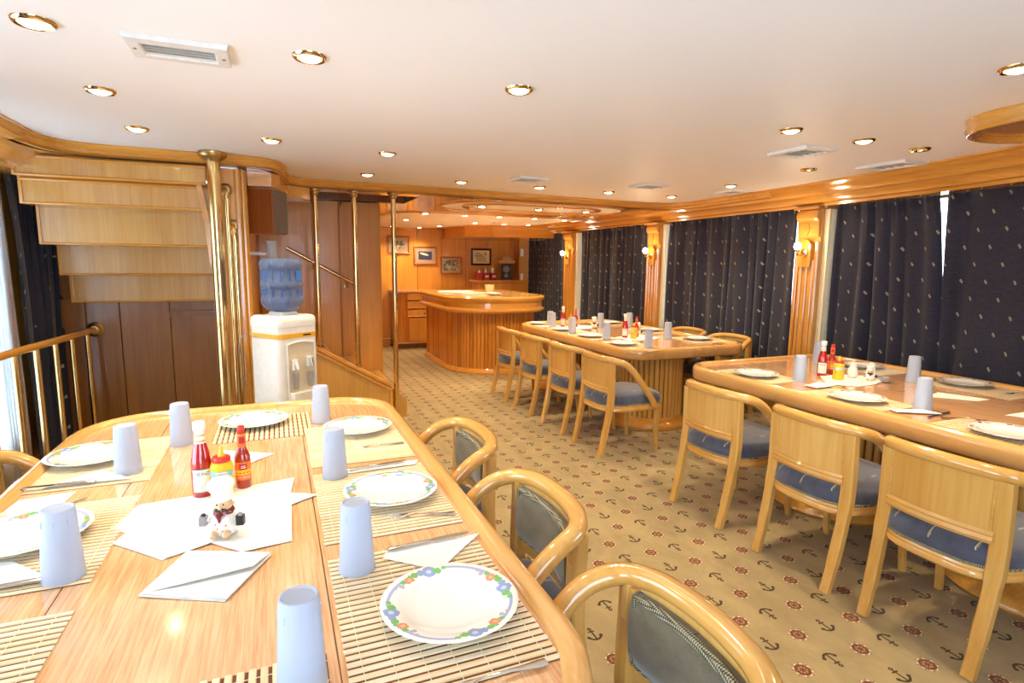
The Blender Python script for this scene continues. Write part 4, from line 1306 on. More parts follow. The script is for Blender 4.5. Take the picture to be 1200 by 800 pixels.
# ------------------------------------------------------------------ armchair
def make_chair(label):
    t = empty('armchair', (0, 0, 0), 0, label, 'chair', 'oak tub armchairs')
    W, WX = M['chair_wood'], M['chair_wood_x']
    for s in (-1, 1):
        MB().bar(catmull([(s * 0.205, -0.335, 0), (s * 0.207, -0.295, 0.16), (s * 0.21, -0.262, 0.34), (s * 0.209, -0.245, 0.48), (s * 0.208, -0.246, 0.62), (s * 0.206, -0.25, 0.748)], 3),
                 [(0.022, 0.017)] * 3 + [(0.025, 0.02)] * 4 + [(0.029, 0.021)] * 9).build('rear_leg', W, t, True, None, 35)
        MB().bar(catmull([(s * 0.212, 0.20, 0), (s * 0.21, 0.187, 0.14), (s * 0.213, 0.193, 0.28), (s * 0.217, 0.2, 0.385)], 3),
                 [(0.015, 0.015)] * 4 + [(0.02, 0.02)] * 6).build('front_leg', W, t, True, None, 35)
    # seat frame and cushion: round-backed D shape
    def dshape(wf, wb, yf, yb, n=7):
        pts = []
        for k in range(n + 1):                                   # back curve from right to left
            a = -PI * k / n
            pts.append((wb * cos(a) if k not in (0, n) else wb * cos(a), -0.06 + (yb + 0.06) * abs(sin(a)) ** 0.9))
        pts = [(wb * math.copysign(abs(cos(PI * k / 12)) ** 0.62, cos(PI * k / 12)), -0.05 - (abs(yb) - 0.05) * sin(PI * k / 12) ** 0.75) for k in range(13)]
        pts = pts + [(-wf * 1.0, 0.08), (-wf, yf - 0.06), (-wf + 0.05, yf - 0.008), (0, yf + 0.015), (wf - 0.05, yf - 0.008), (wf, yf - 0.06), (wf, 0.08)]
        return pts
    fr = dshape(0.245, 0.252, 0.245, -0.305)
    fr = [(p.x, p.y) for p in catmull([(x, y, 0) for x, y in fr], 2, True)]
    def sc(k, dy=0): return [(x * k, (y + 0.03) * k - 0.03 + dy) for x, y in fr]
    MB().loft([[(x, y, z) for x, y in sc(k)] for k, z in ((0.9, 0.352), (0.975, 0.354), (1.0, 0.362), (1.0, 0.378), (0.985, 0.384), (0.995, 0.392), (0.98, 0.402), (0.9, 0.402))]).build('seat_frame', WX, t, True, None, 40)
    cu = MB().loft([[(x, y, z) for x, y in sc(k)] for k, z in ((0.90, 0.403), (0.968, 0.406), (0.99, 0.425), (0.985, 0.45), (0.955, 0.474), (0.88, 0.488), (0.6, 0.497), (0.25, 0.50), (0.02, 0.50))]).build('seat_cushion', M['seat_blue'], t, True, None, 60)
    MB().tube([(x, y, 0.4075) for x, y in sc(0.982)], 0.0058, 6, closed=True).build('braid', M['braid'], cu, True)
    # bent top rail running into the arms
    rp_ = [(0.255, 0.135, 0.39), (0.258, 0.11, 0.435), (0.262, 0.06, 0.50), (0.264, 0.005, 0.568), (0.264, -0.05, 0.638), (0.261, -0.115, 0.708), (0.252, -0.172, 0.745), (0.222, -0.234, 0.764), (0.155, -0.274, 0.772), (0.075, -0.29, 0.775), (0, -0.294, 0.776)]
    full = rp_ + [(-x, y, z) for x, y, z in reversed(rp_[:-1])]
    path = catmull(full, 4)
    MB().tube(path, [(0.028, 0.027) if 6 < i < len(path) - 7 else (0.024, 0.026) for i in range(len(path))], 12).build('arm_rail', WX, t, True)
    # backrest: veneered outer shell, olive pad inside, mouldings
    def arc(y, x): return y - 0.030 * (1 - (x / 0.2) ** 2)
    xs = [-0.196 + 0.392 * k / 12 for k in range(13)]
    MB().loft([[(x, arc(-0.262, x), 0.535), (x, arc(-0.244, x), 0.535), (x, arc(-0.244, x), 0.765), (x, arc(-0.262, x), 0.765)] for x in xs]).build('back_panel', M['chair_wood'], t, True, None, 40)
    MB().loft([[(x, arc(-0.268, x), 0.505), (x, arc(-0.276, x), 0.518), (x, arc(-0.270, x), 0.533), (x, arc(-0.276, x), 0.54), (x, arc(-0.268, x), 0.552), (x, arc(-0.24, x), 0.552), (x, arc(-0.24, x), 0.505)] for x in xs]).build('lower_rail', WX, t, True, None, 40)
    for s in (-1, 1):
        MB().bar([(s * 0.185, arc(-0.264, 0.185), 0.55), (s * 0.185, arc(-0.264, 0.185), 0.757)], (0.004, 0.004)).build('bead', WX, t)
    zs = [0.560, 0.566, 0.60, 0.655, 0.708, 0.735, 0.742]
    dp = [0.0, 0.018, 0.028, 0.031, 0.028, 0.018, 0.0]
    rings = []
    for x in [-0.185, -0.178, -0.14, -0.07, 0, 0.07, 0.14, 0.178, 0.185]:
        e = 0.0 if abs(x) > 0.18 else (0.7 if abs(x) > 0.17 else 1.0)
        rings.append([(x, arc(-0.236, x) + d * e + 0.0005, z) for z, d in zip(zs, dp)] + [(x, arc(-0.243, x), 0.742), (x, arc(-0.243, x), 0.56)])
    pad = MB().loft(rings).build('back_pad', M['pad_olive'], t, True, None, 60)
    bp = [(x, arc(-0.220, x), 0.738) for x in xs if abs(x) < 0.19]
    bb = [(x, arc(-0.226, x), 0.5645) for x in xs if abs(x) < 0.19]
    MB().tube(bp + list(reversed(bb)), 0.0105, 6, closed=True, up=(0, 0.3, 1)).build('braid', M['braid'], pad, True)
    for s in (-1, 1):
        MB().cbox(s * 0.205 - 0.016, -0.25, 0.50, s * 0.205 + 0.016, -0.226, 0.757, 0.006).build('inner_stile', M['chair_wood'], t)
    return t


chair0 = make_chair('x')
used = []
def place_chair(x, y, rz, label, group):
    o = chair0 if not used else copy_tree(chair0)
    used.append(1)
    o.location, o.rotation_euler = (x, y, 0), (0, 0, rz)
    o['label'], o['group'] = label, group


G = 'armchairs on the right side of the near table'
for y, lb in ((2.25, 'farthest of the armchairs along the near table, pale green pad towards us'), (1.53, 'middle armchair on the right side of the near table'), (0.85, 'nearest armchair, its bent rail cut by the bottom edge of the picture')):
    place_chair(0.51, y, PI / 2, lb, G)
place_chair(-0.80, 2.42, -PI / 2, 'armchair at the left edge, only its bent rail showing beyond the near table', 'armchairs on the left side of the near table')
G = 'armchairs on the aisle side of the right table'
for y, lb in ((2.60, 'armchair at the far corner of the right table, its back to the aisle'), (1.91, 'middle armchair of three on the aisle side of the right table'), (1.315, 'nearest armchair on the aisle side of the right table')):
    place_chair(2.635, y, -PI / 2, lb, G)
G = 'armchairs on the aisle side of the far table'
for y, lb in ((3.90, 'first armchair of the far table, its whole arm and seat showing'), (4.53, 'second armchair from the near end of the far table'), (5.21, 'third armchair from the near end of the far table'), (5.83, 'armchair of the far table closest to the bar')):
    place_chair(2.625 if y < 5.5 else 2.60, y, -PI / 2, lb, G)
G = 'armchairs on the window side of the far table'
for y, lb in ((4.50, 'armchair on the window side of the far table, olive pad under the table edge'), (5.15, 'armchair second on the window side of the far table')):
    place_chair(4.12, y, PI / 2, lb, G)

# ------------------------------------------------------------------ table setting pieces
TZ = 0.7525
_cache = {}


def shared(key, fn):
    if key not in _cache: _cache[key] = fn()
    return _cache[key]


# bamboo mat: slats along local x, stacked along local y, tied by threads
def mat_piece(x, y, rz, label, lx=0.385, ly=0.54, detail=True, n=27):
    o = empty('placemat', (x, y, TZ + 0.0003), rz, label, 'placemat', 'bamboo placemats')
    pitch = ly / n
    w = pitch * 0.68
    sl = shared(('slat', round(lx, 3), round(w, 5)), lambda: MB().loft([[(xx, -w / 2, 0.0006), (xx, w / 2, 0.0006), (xx, w * 0.38, 0.003), (xx, -w * 0.38, 0.003)] for xx in (-lx / 2, lx / 2)]).build('slat', M['bamboo'], None, mesh_only=True))
    if detail:
        rnd = random.Random(int(x * 100) + int(y * 1000))
        for k in range(n):
            s = link('slat', sl, o, (rnd.uniform(-0.0015, 0.0015), -ly / 2 + pitch * (k + 0.5), 0))
    else:
        m = MB()
        for k in range(n):
            q = -ly / 2 + pitch * (k + 0.5)
            m.loft([[(xx, q - w / 2, 0.0006), (xx, q + w / 2, 0.0006), (xx, q + w * 0.38, 0.003), (xx, q - w * 0.38, 0.003)] for xx in (-lx / 2, lx / 2)])
        s = m.build('slats', M['bamboo'], o)
        s['kind'] = 'stuff'
    bk = shared(('back', lx, ly), lambda: MB().box(-lx / 2 + 0.002, -ly / 2 + 0.001, 0.0, lx / 2 - 0.002, ly / 2 - 0.001, 0.0006).build('backing', M['mat_dark'], None, mesh_only=True))
    link('backing', bk, o)
    th = shared(('thread', ly), lambda: MB().box(-0.0007, -ly / 2, 0.003, 0.0007, ly / 2, 0.0038).build('thread', M['thread'], None, mesh_only=True))
    for k in range(7):
        link('thread', th, o, (-lx / 2 + lx * (k + 0.5) / 7, 0, 0))
    return o


def plate(x, y, label, kind='floral', rot=0.0, z=TZ + 0.0045, r=0.148):
    k = r / 0.148
    me = shared(('plate', kind), lambda: MB().lathe([(0.0005, 0.004), (0.06, 0.004), (0.066, 0.0), (0.071, 0.0), (0.074, 0.004), (0.096, 0.010), (0.104, 0.015), (0.146, 0.0235), (0.1485, 0.0255), (0.146, 0.0265), (0.104, 0.0185), (0.096, 0.0135), (0.07, 0.0085), (0.0005, 0.0075)], 48)
                .build('plate', M['plate_floral' if kind == 'floral' else 'plate_dots'], None, True, mesh_only=True, auto=60))
    o = link('plate', me, None, (x, y, z), rot)
    o.scale = (k, k, 1)
    return tag(o, label, 'plate', 'dinner plates')


def cup(x, y, label, z=TZ, s=1.0):
    def mk():
        m = MB().lathe([(0.0415, 0.0), (0.0435, 0.0), (0.0435, 0.006), (0.0415, 0.03), (0.0345, 0.163), (0.033, 0.171), (0.0305, 0.172), (0.028, 0.168), (0.0005, 0.1675), (0.0005, 0.165), (0.031, 0.163), (0.0395, 0.03)], 28)
        for k in range(8):
            a = 2 * PI * k / 8
            R = 0.0355
            m.box(R * cos(a) - 0.0012, R * sin(a) - 0.0012, 0.134, R * cos(a) + 0.0012, R * sin(a) + 0.0012, 0.15)
        return m.build('tumbler', M['cup'], None, True, mesh_only=True, auto=50)
    o = link('tumbler', shared('cup', mk), None, (x, y, z))
    o.scale = (s, s, s)
    return tag(o, label, 'cup', 'upside-down frosted tumblers')


def napkin(x, y, rz, label, shape, folds=2, z=TZ, flap=None):
    """folded paper napkin: stacked layers of the given outline with slightly lifted corners"""
    m = MB()
    rnd = random.Random(int(1000 * x + 77 * y))
    for k in range(folds):
        q = 1.0 - 0.03 * k
        out = [(px * q + 0.004 * k, py * q - 0.003 * k) for px, py in shape]
        n = len(out)
        cx = sum(p[0] for p in out) / n
        cy = sum(p[1] for p in out) / n
        # fine ring structure: centre, mid ring, edge
        z0 = 0.0015 * k + 0.0004
        edge = []
        for i in range(n):
            a, b = out[i], out[(i + 1) % n]
            for t in (0, 0.5): edge.append((a[0] + (b[0] - a[0]) * t, a[1] + (b[1] - a[1]) * t))
        lift = [rnd.uniform(0.0, 0.004) for _ in edge]
        topr = [(px, py, z0 + 0.0009 + l) for (px, py), l in zip(edge, lift)]
        mid = [(cx + (px - cx) * 0.55, cy + (py - cy) * 0.55, z0 + 0.0012 + rnd.uniform(0, 0.0012)) for px, py in edge]
        lowr = [(px, py, z0 + l * 0.9) for (px, py), l in zip(edge, lift)]
        lowm = [(a, b, z0 + 0.0002) for a, b, _ in mid]
        c1 = [(cx, cy, z0 + 0.0013)] * len(edge)
        m.loft([lowm, lowr, topr, mid, [(cx + (px - cx) * 0.02, cy + (py - cy) * 0.02, z0 + 0.0014) for px, py in edge]])
    if flap:
        h = 0.0015 * folds + 0.004
        m.loft([[(a, b, h - 0.001 + 0.009 * (i == 1)) for i, (a, b) in enumerate(flap)], [(a, b, h + 0.0002 + 0.009 * (i == 1)) for i, (a, b) in enumerate(flap)]])
    o = m.build('paper_napkin', M['napkin'], None, False, (x, y, z))
    o.rotation_euler = (0, 0, rz)
    return tag(o, label, 'napkin', 'paper napkins')


TRI = [(-0.14, -0.07), (0.14, -0.07), (0.02, 0.09)]
RECT = [(-0.12, -0.085), (0.12, -0.085), (0.12, 0.085), (-0.12, 0.085)]
DIA = [(-0.135, -0.02), (0.02, -0.11), (0.135, 0.03), (-0.04, 0.11)]


def fork(x, y, rz, label, z=TZ + 0.004, L_=0.2):
    o = empty('fork', (x, y, z), rz, label, 'fork', 'forks')
    def hd():
        m = MB()
        pr = [(-0.10, 0.0095, 0.0022), (-0.085, 0.011, 0.0024), (-0.06, 0.0075, 0.003), (-0.02, 0.0038, 0.0055), (0.02, 0.003, 0.0075), (0.038, 0.0045, 0.006), (0.05, 0.0105, 0.003), (0.062, 0.0115, 0.0018)]
        m.loft([[(px, -w, zz), (px, 0, zz - 0.0008), (px, w, zz), (px, w * 0.8, zz + 0.0014), (px, 0, zz + 0.002), (px, -w * 0.8, zz + 0.0014)] for px, w, zz in pr])
        return m.build('handle', M['chrome'], None, True, mesh_only=True, auto=60)
    def tn():
        return MB().bar([(0.061, 0, 0.0026), (0.078, 0, 0.0022), (0.10, 0, 0.0062)], [(0.0016, 0.0011), (0.0014, 0.001), (0.0008, 0.0007)], (0, 0, 1)).build('tine', M['chrome'], None, True, mesh_only=True, auto=50)
    link('handle', shared('fork_h', hd), o)
    for k in range(4):
        link('tine', shared('fork_t', tn), o, (0, -0.0092 + 0.00613 * k, 0))
    return o


def knife(x, y, rz, label, z=TZ + 0.006):
    o = empty('table_knife', (x, y, z), rz, label, 'knife', 'table knives')
    def hd():
        pr = [(-0.115, 0.006, 0.002), (-0.11, 0.0085, 0.003), (-0.06, 0.0075, 0.0032), (-0.005, 0.006, 0.003)]
        return MB().loft([[(px, w * cos(a * PI / 4), hz + hz * sin(a * PI / 4) * 0.9) for a in range(8)] for px, w, hz in pr]).build('handle', M['chrome'], None, True, mesh_only=True, auto=50)
    def bl():
        pr = [(-0.005, -0.005, 0.006), (0.01, -0.007, 0.009), (0.08, -0.008, 0.009), (0.105, -0.004, 0.008), (0.115, 0.004, 0.007)]
        return MB().loft([[(px, a, 0.002), (px, b, 0.0024), (px, b, 0.0038), (px, a, 0.003)] for px, a, b in pr]).build('blade', M['chrome'], None, True, mesh_only=True, auto=40)
    link('handle', shared('kn_h', hd), o)
    link('blade', shared('kn_b', bl), o)
    return o


# condiment bottles ------------------------------------------------------------
def ketchup(x, y, face, label, z=TZ, text=True, label_side=0.9):
    o = empty('ketchup_bottle', (x, y, z), face, label, 'bottle', 'ketchup bottles')
    pr = [(0.0005, 0), (0.026, 0.0), (0.030, 0.004), (0.0315, 0.02), (0.0315, 0.095), (0.0305, 0.115), (0.024, 0.15), (0.0165, 0.178), (0.0145, 0.19), (0.0145, 0.205), (0.0005, 0.205)]
    link('glass_body', shared('k_body', lambda: MB().lathe(pr, 28).build('glass_body', M['ketchup'], None, True, mesh_only=True, auto=50)), o)
    link('cap', shared('k_cap', lambda: MB().lathe([(0.0005, 0.2455), (0.014, 0.2455), (0.0175, 0.243), (0.0185, 0.238), (0.0185, 0.220), (0.0175, 0.2165), (0.0005, 0.2165)], 24).build('cap', M['white_cap'], None, True, mesh_only=True, auto=50)), o)
    def band():
        m = MB().use(M['label_white']).lathe([(0.0175, 0.176), (0.0152, 0.19), (0.0150, 0.214), (0.0165, 0.2165), (0.014, 0.2165), (0.014, 0.176)], 24)
        m.use(M['label_gold']).lathe([(0.0174, 0.181), (0.0176, 0.182), (0.0166, 0.187), (0.016, 0.187)], 24)
        m.lathe([(0.0153, 0.199), (0.0156, 0.2), (0.0156, 0.203), (0.0152, 0.204)], 24)
        return m.build('neck_band', None, None, True, mesh_only=True, auto=50)
    link('neck_band', shared('k_band', band), o)
    def lab():
        m = MB()
        m.use(M['label_green'])
        arc_patch(m, 0.0316, -PI / 2 - label_side - 0.04, -PI / 2 + label_side + 0.04, 0.020, 0.097)
        m.use(M['label_white'])
        arc_patch(m, 0.0323, -PI / 2 - label_side + 0.02, -PI / 2 + label_side - 0.02, 0.0225, 0.0945)
        return m.build('paper_label', None, None, True, mesh_only=True, auto=50)
    link('paper_label', shared('k_lab', lab), o)
    def ink():
        m = MB().use(M['ink'])
        text_on_cyl(m, 'HEINZ', 0.0155, 0.0333, -PI / 2, 0.0765)
        for zz in (0.049, 0.043, 0.037, 0.031, 0.025):
            for a in (-0.55, -0.2, 0.15):
                arc_patch(m, 0.0330, -PI / 2 + a, -PI / 2 + a + 0.28, zz, zz + 0.0006, 3, 0.0003)
        return m.build('lettering', None, None, mesh_only=True)
    if text: link('lettering', shared('k_ink', ink), o)
    return o


def mustard(x, y, face, label, z=TZ, text=True):
    o = empty('mustard_bottle', (x, y, z), face, label, 'bottle', 'mustard bottles')
    pr = [(0.0005, 0), (0.028, 0.0), (0.0325, 0.005), (0.034, 0.02), (0.0325, 0.045), (0.0325, 0.085), (0.034, 0.098), (0.032, 0.108), (0.0245, 0.116), (0.0005, 0.117)]
    link('squeeze_body', shared('m_body', lambda: MB().lathe(pr, 28).build('squeeze_body', M['mustard'], None, True, mesh_only=True, auto=50)), o)
    link('cap', shared('m_cap', lambda: MB().lathe([(0.0005, 0.113), (0.026, 0.113), (0.027, 0.117), (0.027, 0.126), (0.0245, 0.130), (0.0005, 0.131)], 24).build('cap', M['red_cap'], None, True, mesh_only=True, auto=50)), o)
    link('nozzle', shared('m_noz', lambda: MB().lathe([(0.0005, 0.131), (0.011, 0.131), (0.0085, 0.138), (0.0075, 0.146), (0.0045, 0.158), (0.004, 0.162), (0.0005, 0.162)], 16).build('nozzle', M['mustard'], None, True, mesh_only=True, auto=50)), o)
    def lab():
        m = MB()
        m.use(M['label_aqua'])
        arc_patch(m, 0.0334, -PI / 2 - 1.15, -PI / 2 + 1.15, 0.070, 0.088, 14)
        m.use(M['label_white'])
        arc_patch(m, 0.034, -PI / 2 - 0.5, -PI / 2 + 0.5, 0.0715, 0.0865)
        m.use(M['mustard'])
        arc_patch(m, 0.0334, -PI / 2 - 0.9, -PI / 2 + 0.9, 0.02, 0.068)
        if text:
            m.use(M['ink'])
            text_on_cyl(m, 'HEINZ', 0.0115, 0.0349, -PI / 2, 0.0750)
            m.use(M['label_green'])
            for zz in (0.058, 0.050):
                arc_patch(m, 0.0341, -PI / 2 - 0.75, -PI / 2 - 0.35, zz, zz + 0.004, 4, 0.0003)
        return m.build('label', None, None, mesh_only=True, auto=50)
    link('label', shared('m_lab', lab), o)
    return o


def hot_sauce(x, y, face, label, z=TZ, text=True):
    o = empty('hot_sauce_bottle', (x, y, z), face, label, 'bottle', 'hot sauce bottles')
    pr = [(0.0005, 0), (0.023, 0.0), (0.0255, 0.004), (0.0255, 0.095), (0.0245, 0.11), (0.018, 0.127), (0.0135, 0.138), (0.0125, 0.15), (0.0125, 0.19), (0.0005, 0.19)]
    link('glass_body', shared('h_body', lambda: MB().lathe(pr, 26).build('glass_body', M['hot_sauce'], None, True, mesh_only=True, auto=50)), o)
    link('cap', shared('h_cap', lambda: MB().lathe([(0.0005, 0.212), (0.0095, 0.212), (0.0115, 0.209), (0.0115, 0.195), (0.0105, 0.19), (0.0005, 0.19)], 20).build('cap', M['red_cap'], None, True, mesh_only=True, auto=50)), o)
    def lab():
        m = MB().use(M['label_orange'])
        arc_patch(m, 0.0256, -PI / 2 - 1.2, -PI / 2 + 1.2, 0.034, 0.094, 14)
        m.use(M['mustard'])
        arc_patch(m, 0.0263, -PI / 2 - 1.1, -PI / 2 + 1.1, 0.052, 0.068, 14, 0.0003)
        m.use(M['ink_red'])
        arc_patch(m, 0.0263, -PI / 2 - 0.45, -PI / 2 + 0.45, 0.070, 0.089, 10, 0.0003)
        m.use(M['label_white'])
        arc_patch(m, 0.0267, -PI / 2 - 0.3, -PI / 2 + 0.3, 0.075, 0.078, 8, 0.0002)
        arc_patch(m, 0.0267, -PI / 2 - 0.25, -PI / 2 + 0.25, 0.081, 0.083, 8, 0.0002)
        if text:
            text_on_cyl(m, 'HOT SAUCE', 0.0105, 0.0268, -PI / 2, 0.040, 0.75)
            m.use(M['ink_red'])
            for a in (-0.9, -0.5, -0.1, 0.3, 0.6):
                arc_patch(m, 0.0268, -PI / 2 + a, -PI / 2 + a + 0.25, 0.0575, 0.0605, 4, 0.0002)
        return m.build('label', None, None, mesh_only=True, auto=50)
    link('label', shared('h_lab', lab), o)
    def nk():
        m = MB().use(M['label_orange']).lathe([(0.0140, 0.142), (0.0137, 0.15), (0.0137, 0.186), (0.0126, 0.187), (0.0126, 0.142)], 22)
        m.use(M['ink_red'])
        arc_patch(m, 0.0138, -PI / 2 - 0.7, -PI / 2 + 0.7, 0.155, 0.178, 8, 0.0003)
        return m.build('neck_label', None, None, True, mesh_only=True, auto=50)
    link('neck_label', shared('h_neck', nk), o)
    return o


def ball(mb, c, r, seg=14, sx=1, sy=1, sz=1):
    n = seg // 2
    pr = [(max(0.0004, r * sin(PI * k / n)), -r * cos(PI * k / n)) for k in range(n + 1)]
    rings = [[(c[0] + q * sx * cos(2 * PI * i / seg), c[1] + q * sy * sin(2 * PI * i / seg), c[2] + zz * sz) for i in range(seg)] for q, zz in pr]
    return mb.loft(rings)


def chef(x, y, face, label, z=TZ, lean=0.0, shakers=True, s=1.0):
    """small seated ceramic chef holding shaker boxes"""
    o = empty('chef_figurine', (x, y, z), face, label, 'figurine', 'ceramic chef figurines')
    o.scale = (s, s, s)
    b = MB().lathe([(0.0005, 0.0), (0.028, 0.0), (0.037, 0.008), (0.041, 0.025), (0.039, 0.045), (0.032, 0.062), (0.022, 0.074), (0.0005, 0.078)], 22)
    for sx in (-1, 1):
        b.tube(catmull([(sx * 0.026, 0, 0.062), (sx * 0.043, -0.006, 0.052), (sx * 0.046, -0.018, 0.042)], 4), [0.011] * 4 + [0.0105] * 5, 10)
    b.build('coat', M['ceramic'], o, True, None, 60)
    for sx in (-1, 1):
        m = MB()
        ball(m, (sx * 0.017, -0.036, 0.0125), 0.0125, 12, 1.0, 1.5, 1.0)
        m.build('foot', M['skin_ceramic'], o, True)
    for k, (px, pz) in enumerate(((-0.006, 0.03), (0.008, 0.022), (0.016, 0.038), (-0.012, 0.042))):
        m = MB()
        rr = 0.0405
        ball(m, (px, -math.sqrt(rr * rr - px * px) * (1 if pz < 0.035 else 0.97), pz), 0.0032, 8)
        m.build('button', M['label_gold'], o, True)
    m = MB()
    ball(m, (0, -0.004, 0.092), 0.0245, 18, 1.05, 1.0, 0.95)
    ball(m, (0, -0.028, 0.088), 0.0065, 10)
    for sx in (-1, 1): ball(m, (sx * 0.026, -0.002, 0.092), 0.006, 8)
    m.build('head', M['skin_ceramic'], o, True, None, 60)
    for sx in (-1, 1):
        m = MB()
        ball(m, (sx * 0.009, -0.0265, 0.097), 0.0026, 8)
        m.build('eye', M['ink'], o, True)
        m = MB()
        ball(m, (sx * 0.009, -0.028, 0.080), 0.0085, 10, 1.25, 0.7, 0.7)
        m.build('moustache', M['brown_ceramic'], o, True)
    m = MB().lathe([(0.012, 0.064), (0.029, 0.063), (0.031, 0.069), (0.027, 0.076), (0.012, 0.078)], 20)
    m.loft([[(-0.022, -0.026, 0.069), (0.0, -0.034, 0.071), (0.022, -0.026, 0.069)], [(-0.008, -0.036, 0.058), (0.0, -0.039, 0.056), (0.008, -0.036, 0.058)], [(-0.002, -0.039, 0.047), (0, -0.0405, 0.046), (0.002, -0.039, 0.047)]], False, False)
    m.build('neck_scarf', M['maroon'], o, True, None, 50)
    m = MB().lathe([(0.0005, 0.104), (0.0255, 0.104), (0.0265, 0.108), (0.0265, 0.126), (0.0255, 0.128), (0.029, 0.134), (0.034, 0.146), (0.033, 0.157), (0.026, 0.164), (0.012, 0.163), (0.0005, 0.160)], 22)
    for k in range(7):
        a = 2 * PI * k / 7
        ball(m, (0.022 * cos(a), 0.022 * sin(a), 0.150), 0.0135, 10)
    tq = m.build('toque', M['ceramic'], o, True, None, 60)
    tq.rotation_euler = (0.10, -0.07, 0)
    tq.location = (0.008, 0.008, 0.004)
    tq.scale = (1.12, 1.12, 1.0)
    if shakers:
        for sx, mt in ((-1, 'grey_ceramic'), (1, 'black')):
            q = MB().cbox(sx * 0.052 - 0.011, -0.03, 0.034, sx * 0.052 + 0.011, -0.008, 0.062, 0.003).build('shaker', M[mt], o)
            MB().cyl((sx * 0.052, -0.019, 0.062), (sx * 0.052, -0.019, 0.068), 0.0075, 0.006, 10).build('lid', M['black' if sx < 0 else 'grey_ceramic'], q, True)
    return o


# ---- near table -----------------------------------------------------------------
TM = TZ + 0.0045
mat_piece(0.283, 2.38, 0, 'bamboo mat at the far right place of the near table')
mat_piece(0.283, 1.765, 0, 'bamboo mat at the middle right place of the near table')
mat_piece(0.283, 1.145, 0, 'bamboo mat at the closest right place of the near table, in full view')
mat_piece(-0.622, 2.46, 0, 'bamboo mat at the far left place of the near table')
mat_piece(-0.622, 1.785, 0, 'bamboo mat at the second left place of the near table')
mat_piece(-0.622, 1.13, 0, 'bamboo mat in the bottom left corner of the picture')
mat_piece(-0.075, 2.745, PI / 2, 'crosswise bamboo mat at the far end of the near table', 0.40, 0.40, True, 20)
mat_piece(-0.14, 0.87, PI / 2, 'crosswise bamboo mat at the near end, peeping in at the bottom edge', 0.38, 0.40, True, 20)
plate(-0.12, 2.80, 'flower-rimmed plate at the far end of the near table', rot=0.3)
plate(0.31, 2.535, 'flower-rimmed plate on the far right mat of the near table', rot=1.2)
plate(-0.665, 2.50, 'flower-rimmed plate on the far left mat beside a folded napkin', rot=2.1)
plate(0.315, 1.765, 'flower-rimmed plate on the middle right mat of the near table', rot=0.8)
plate(0.318, 1.10, 'large flower-rimmed plate in the foreground', rot=-0.35)
plate(-0.645, 1.815, 'flower-rimmed plate cut by the left edge of the picture', rot=2.6)
cup(-0.386, 2.60, 'bluish tumbler left of the plate at the far end of the near table')
cup(0.171, 2.745, 'bluish tumbler in front of the water cooler on the near table', TM - 0.002)
cup(-0.512, 2.30, 'bluish tumbler before the far left plate of the near table', TM - 0.0005)
cup(0.163, 2.0, 'bluish tumbler left of the middle right plate, behind another tumbler', TM - 0.0005)
cup(-0.493, 1.56, 'large bluish tumbler at the left edge of the near table', TM - 0.0005)
cup(0.154, 1.345, 'bluish tumbler standing on the closest right mat, behind the foreground plate', TM - 0.0005)
cup(0.013, 0.99, 'foreground bluish tumbler cut by the bottom edge')
ketchup(-0.245, 1.985, 0.12, 'tall red ketchup bottle on the near table')
mustard(-0.186, 1.965, 0.05, 'yellow mustard bottle on the near table, between ketchup and hot sauce')
hot_sauce(-0.128, 2.01, 0.1, 'slim red hot sauce bottle on the near table')
chef(-0.158, 1.665, -0.3, 'white ceramic chef figurine in front of the bottles on the near table', TZ + 0.006, s=0.93)
napkin(-0.17, 1.78, 0.0, 'large spread paper napkin under the chef figurine on the near table', [(-0.29, 0.03), (-0.24, -0.01), (-0.26, -0.07), (-0.125, -0.212), (-0.02, -0.16), (0.06, -0.245), (0.18, -0.225), (0.185, 0.02), (0.27, 0.075), (0.185, 0.115), (0.2, 0.25), (-0.25, 0.19)], 2)
napkin(-0.19, 1.455, 0.0, 'folded paper napkin lying nearest on the bare wood of the near table', [(-0.125, -0.05), (0.055, -0.14), (0.15, 0.045), (-0.05, 0.135)], 3, flap=[(-0.122, -0.05), (0.11, -0.03), (0.147, 0.043), (-0.05, 0.130)])
napkin(-0.13, 2.33, 0.0, 'paper napkin behind the bottles on the near table', [(-0.10, 0.12), (0.095, 0.005), (0.0, -0.10), (-0.11, -0.04)], 1)
napkin(-0.62, 2.275, 0.0, 'triangular folded napkin on the far left mat of the near table', [(-0.12, -0.055), (0.13, -0.06), (0.02, 0.07)], 2, TM)
napkin(-0.74, 2.09, 0.0, 'paper napkin at the left rim of the near table, between the two left mats', [(-0.04, -0.06), (0.10, -0.05), (0.11, 0.07), (-0.03, 0.05)], 1)
napkin(-0.60, 1.60, 0.0, 'folded napkin beside the left tumbler at the picture edge', [(-0.13, -0.06), (0.08, -0.045), (-0.03, 0.08), (-0.13, 0.10)], 2, TM)
napkin(0.32, 1.365, 0.0, 'paper napkin tucked under a knife beyond the foreground plate', [(-0.10, 0.0), (0.02, -0.105), (0.17, 0.035), (-0.08, 0.04)], 1, TM)
napkin(0.33, 2.02, 0.0, 'narrow napkin strip beyond the middle right plate', [(-0.13, -0.02), (0.12, -0.015), (0.14, 0.03), (-0.12, 0.02)], 1, TM)
fork(0.37, 1.575, PI - 0.26, 'fork on the middle right mat of the near table', TM)
fork(0.362, 2.275, PI, 'fork on the far right mat of the near table', TM - 0.0005)
fork(0.34, 0.872, PI + 0.02, 'fork at the bottom edge below the foreground plate', TM)
fork(-0.66, 2.02, 0.5, 'fork at the left rim, beside the left plate', TM - 0.001)
knife(0.35, 1.40, 0.05, 'knife lying on a napkin beyond the foreground plate', TM + 0.006)
knife(0.31, 2.03, 0.1, 'knife lying between the far right and middle right places', TM + 0.006)
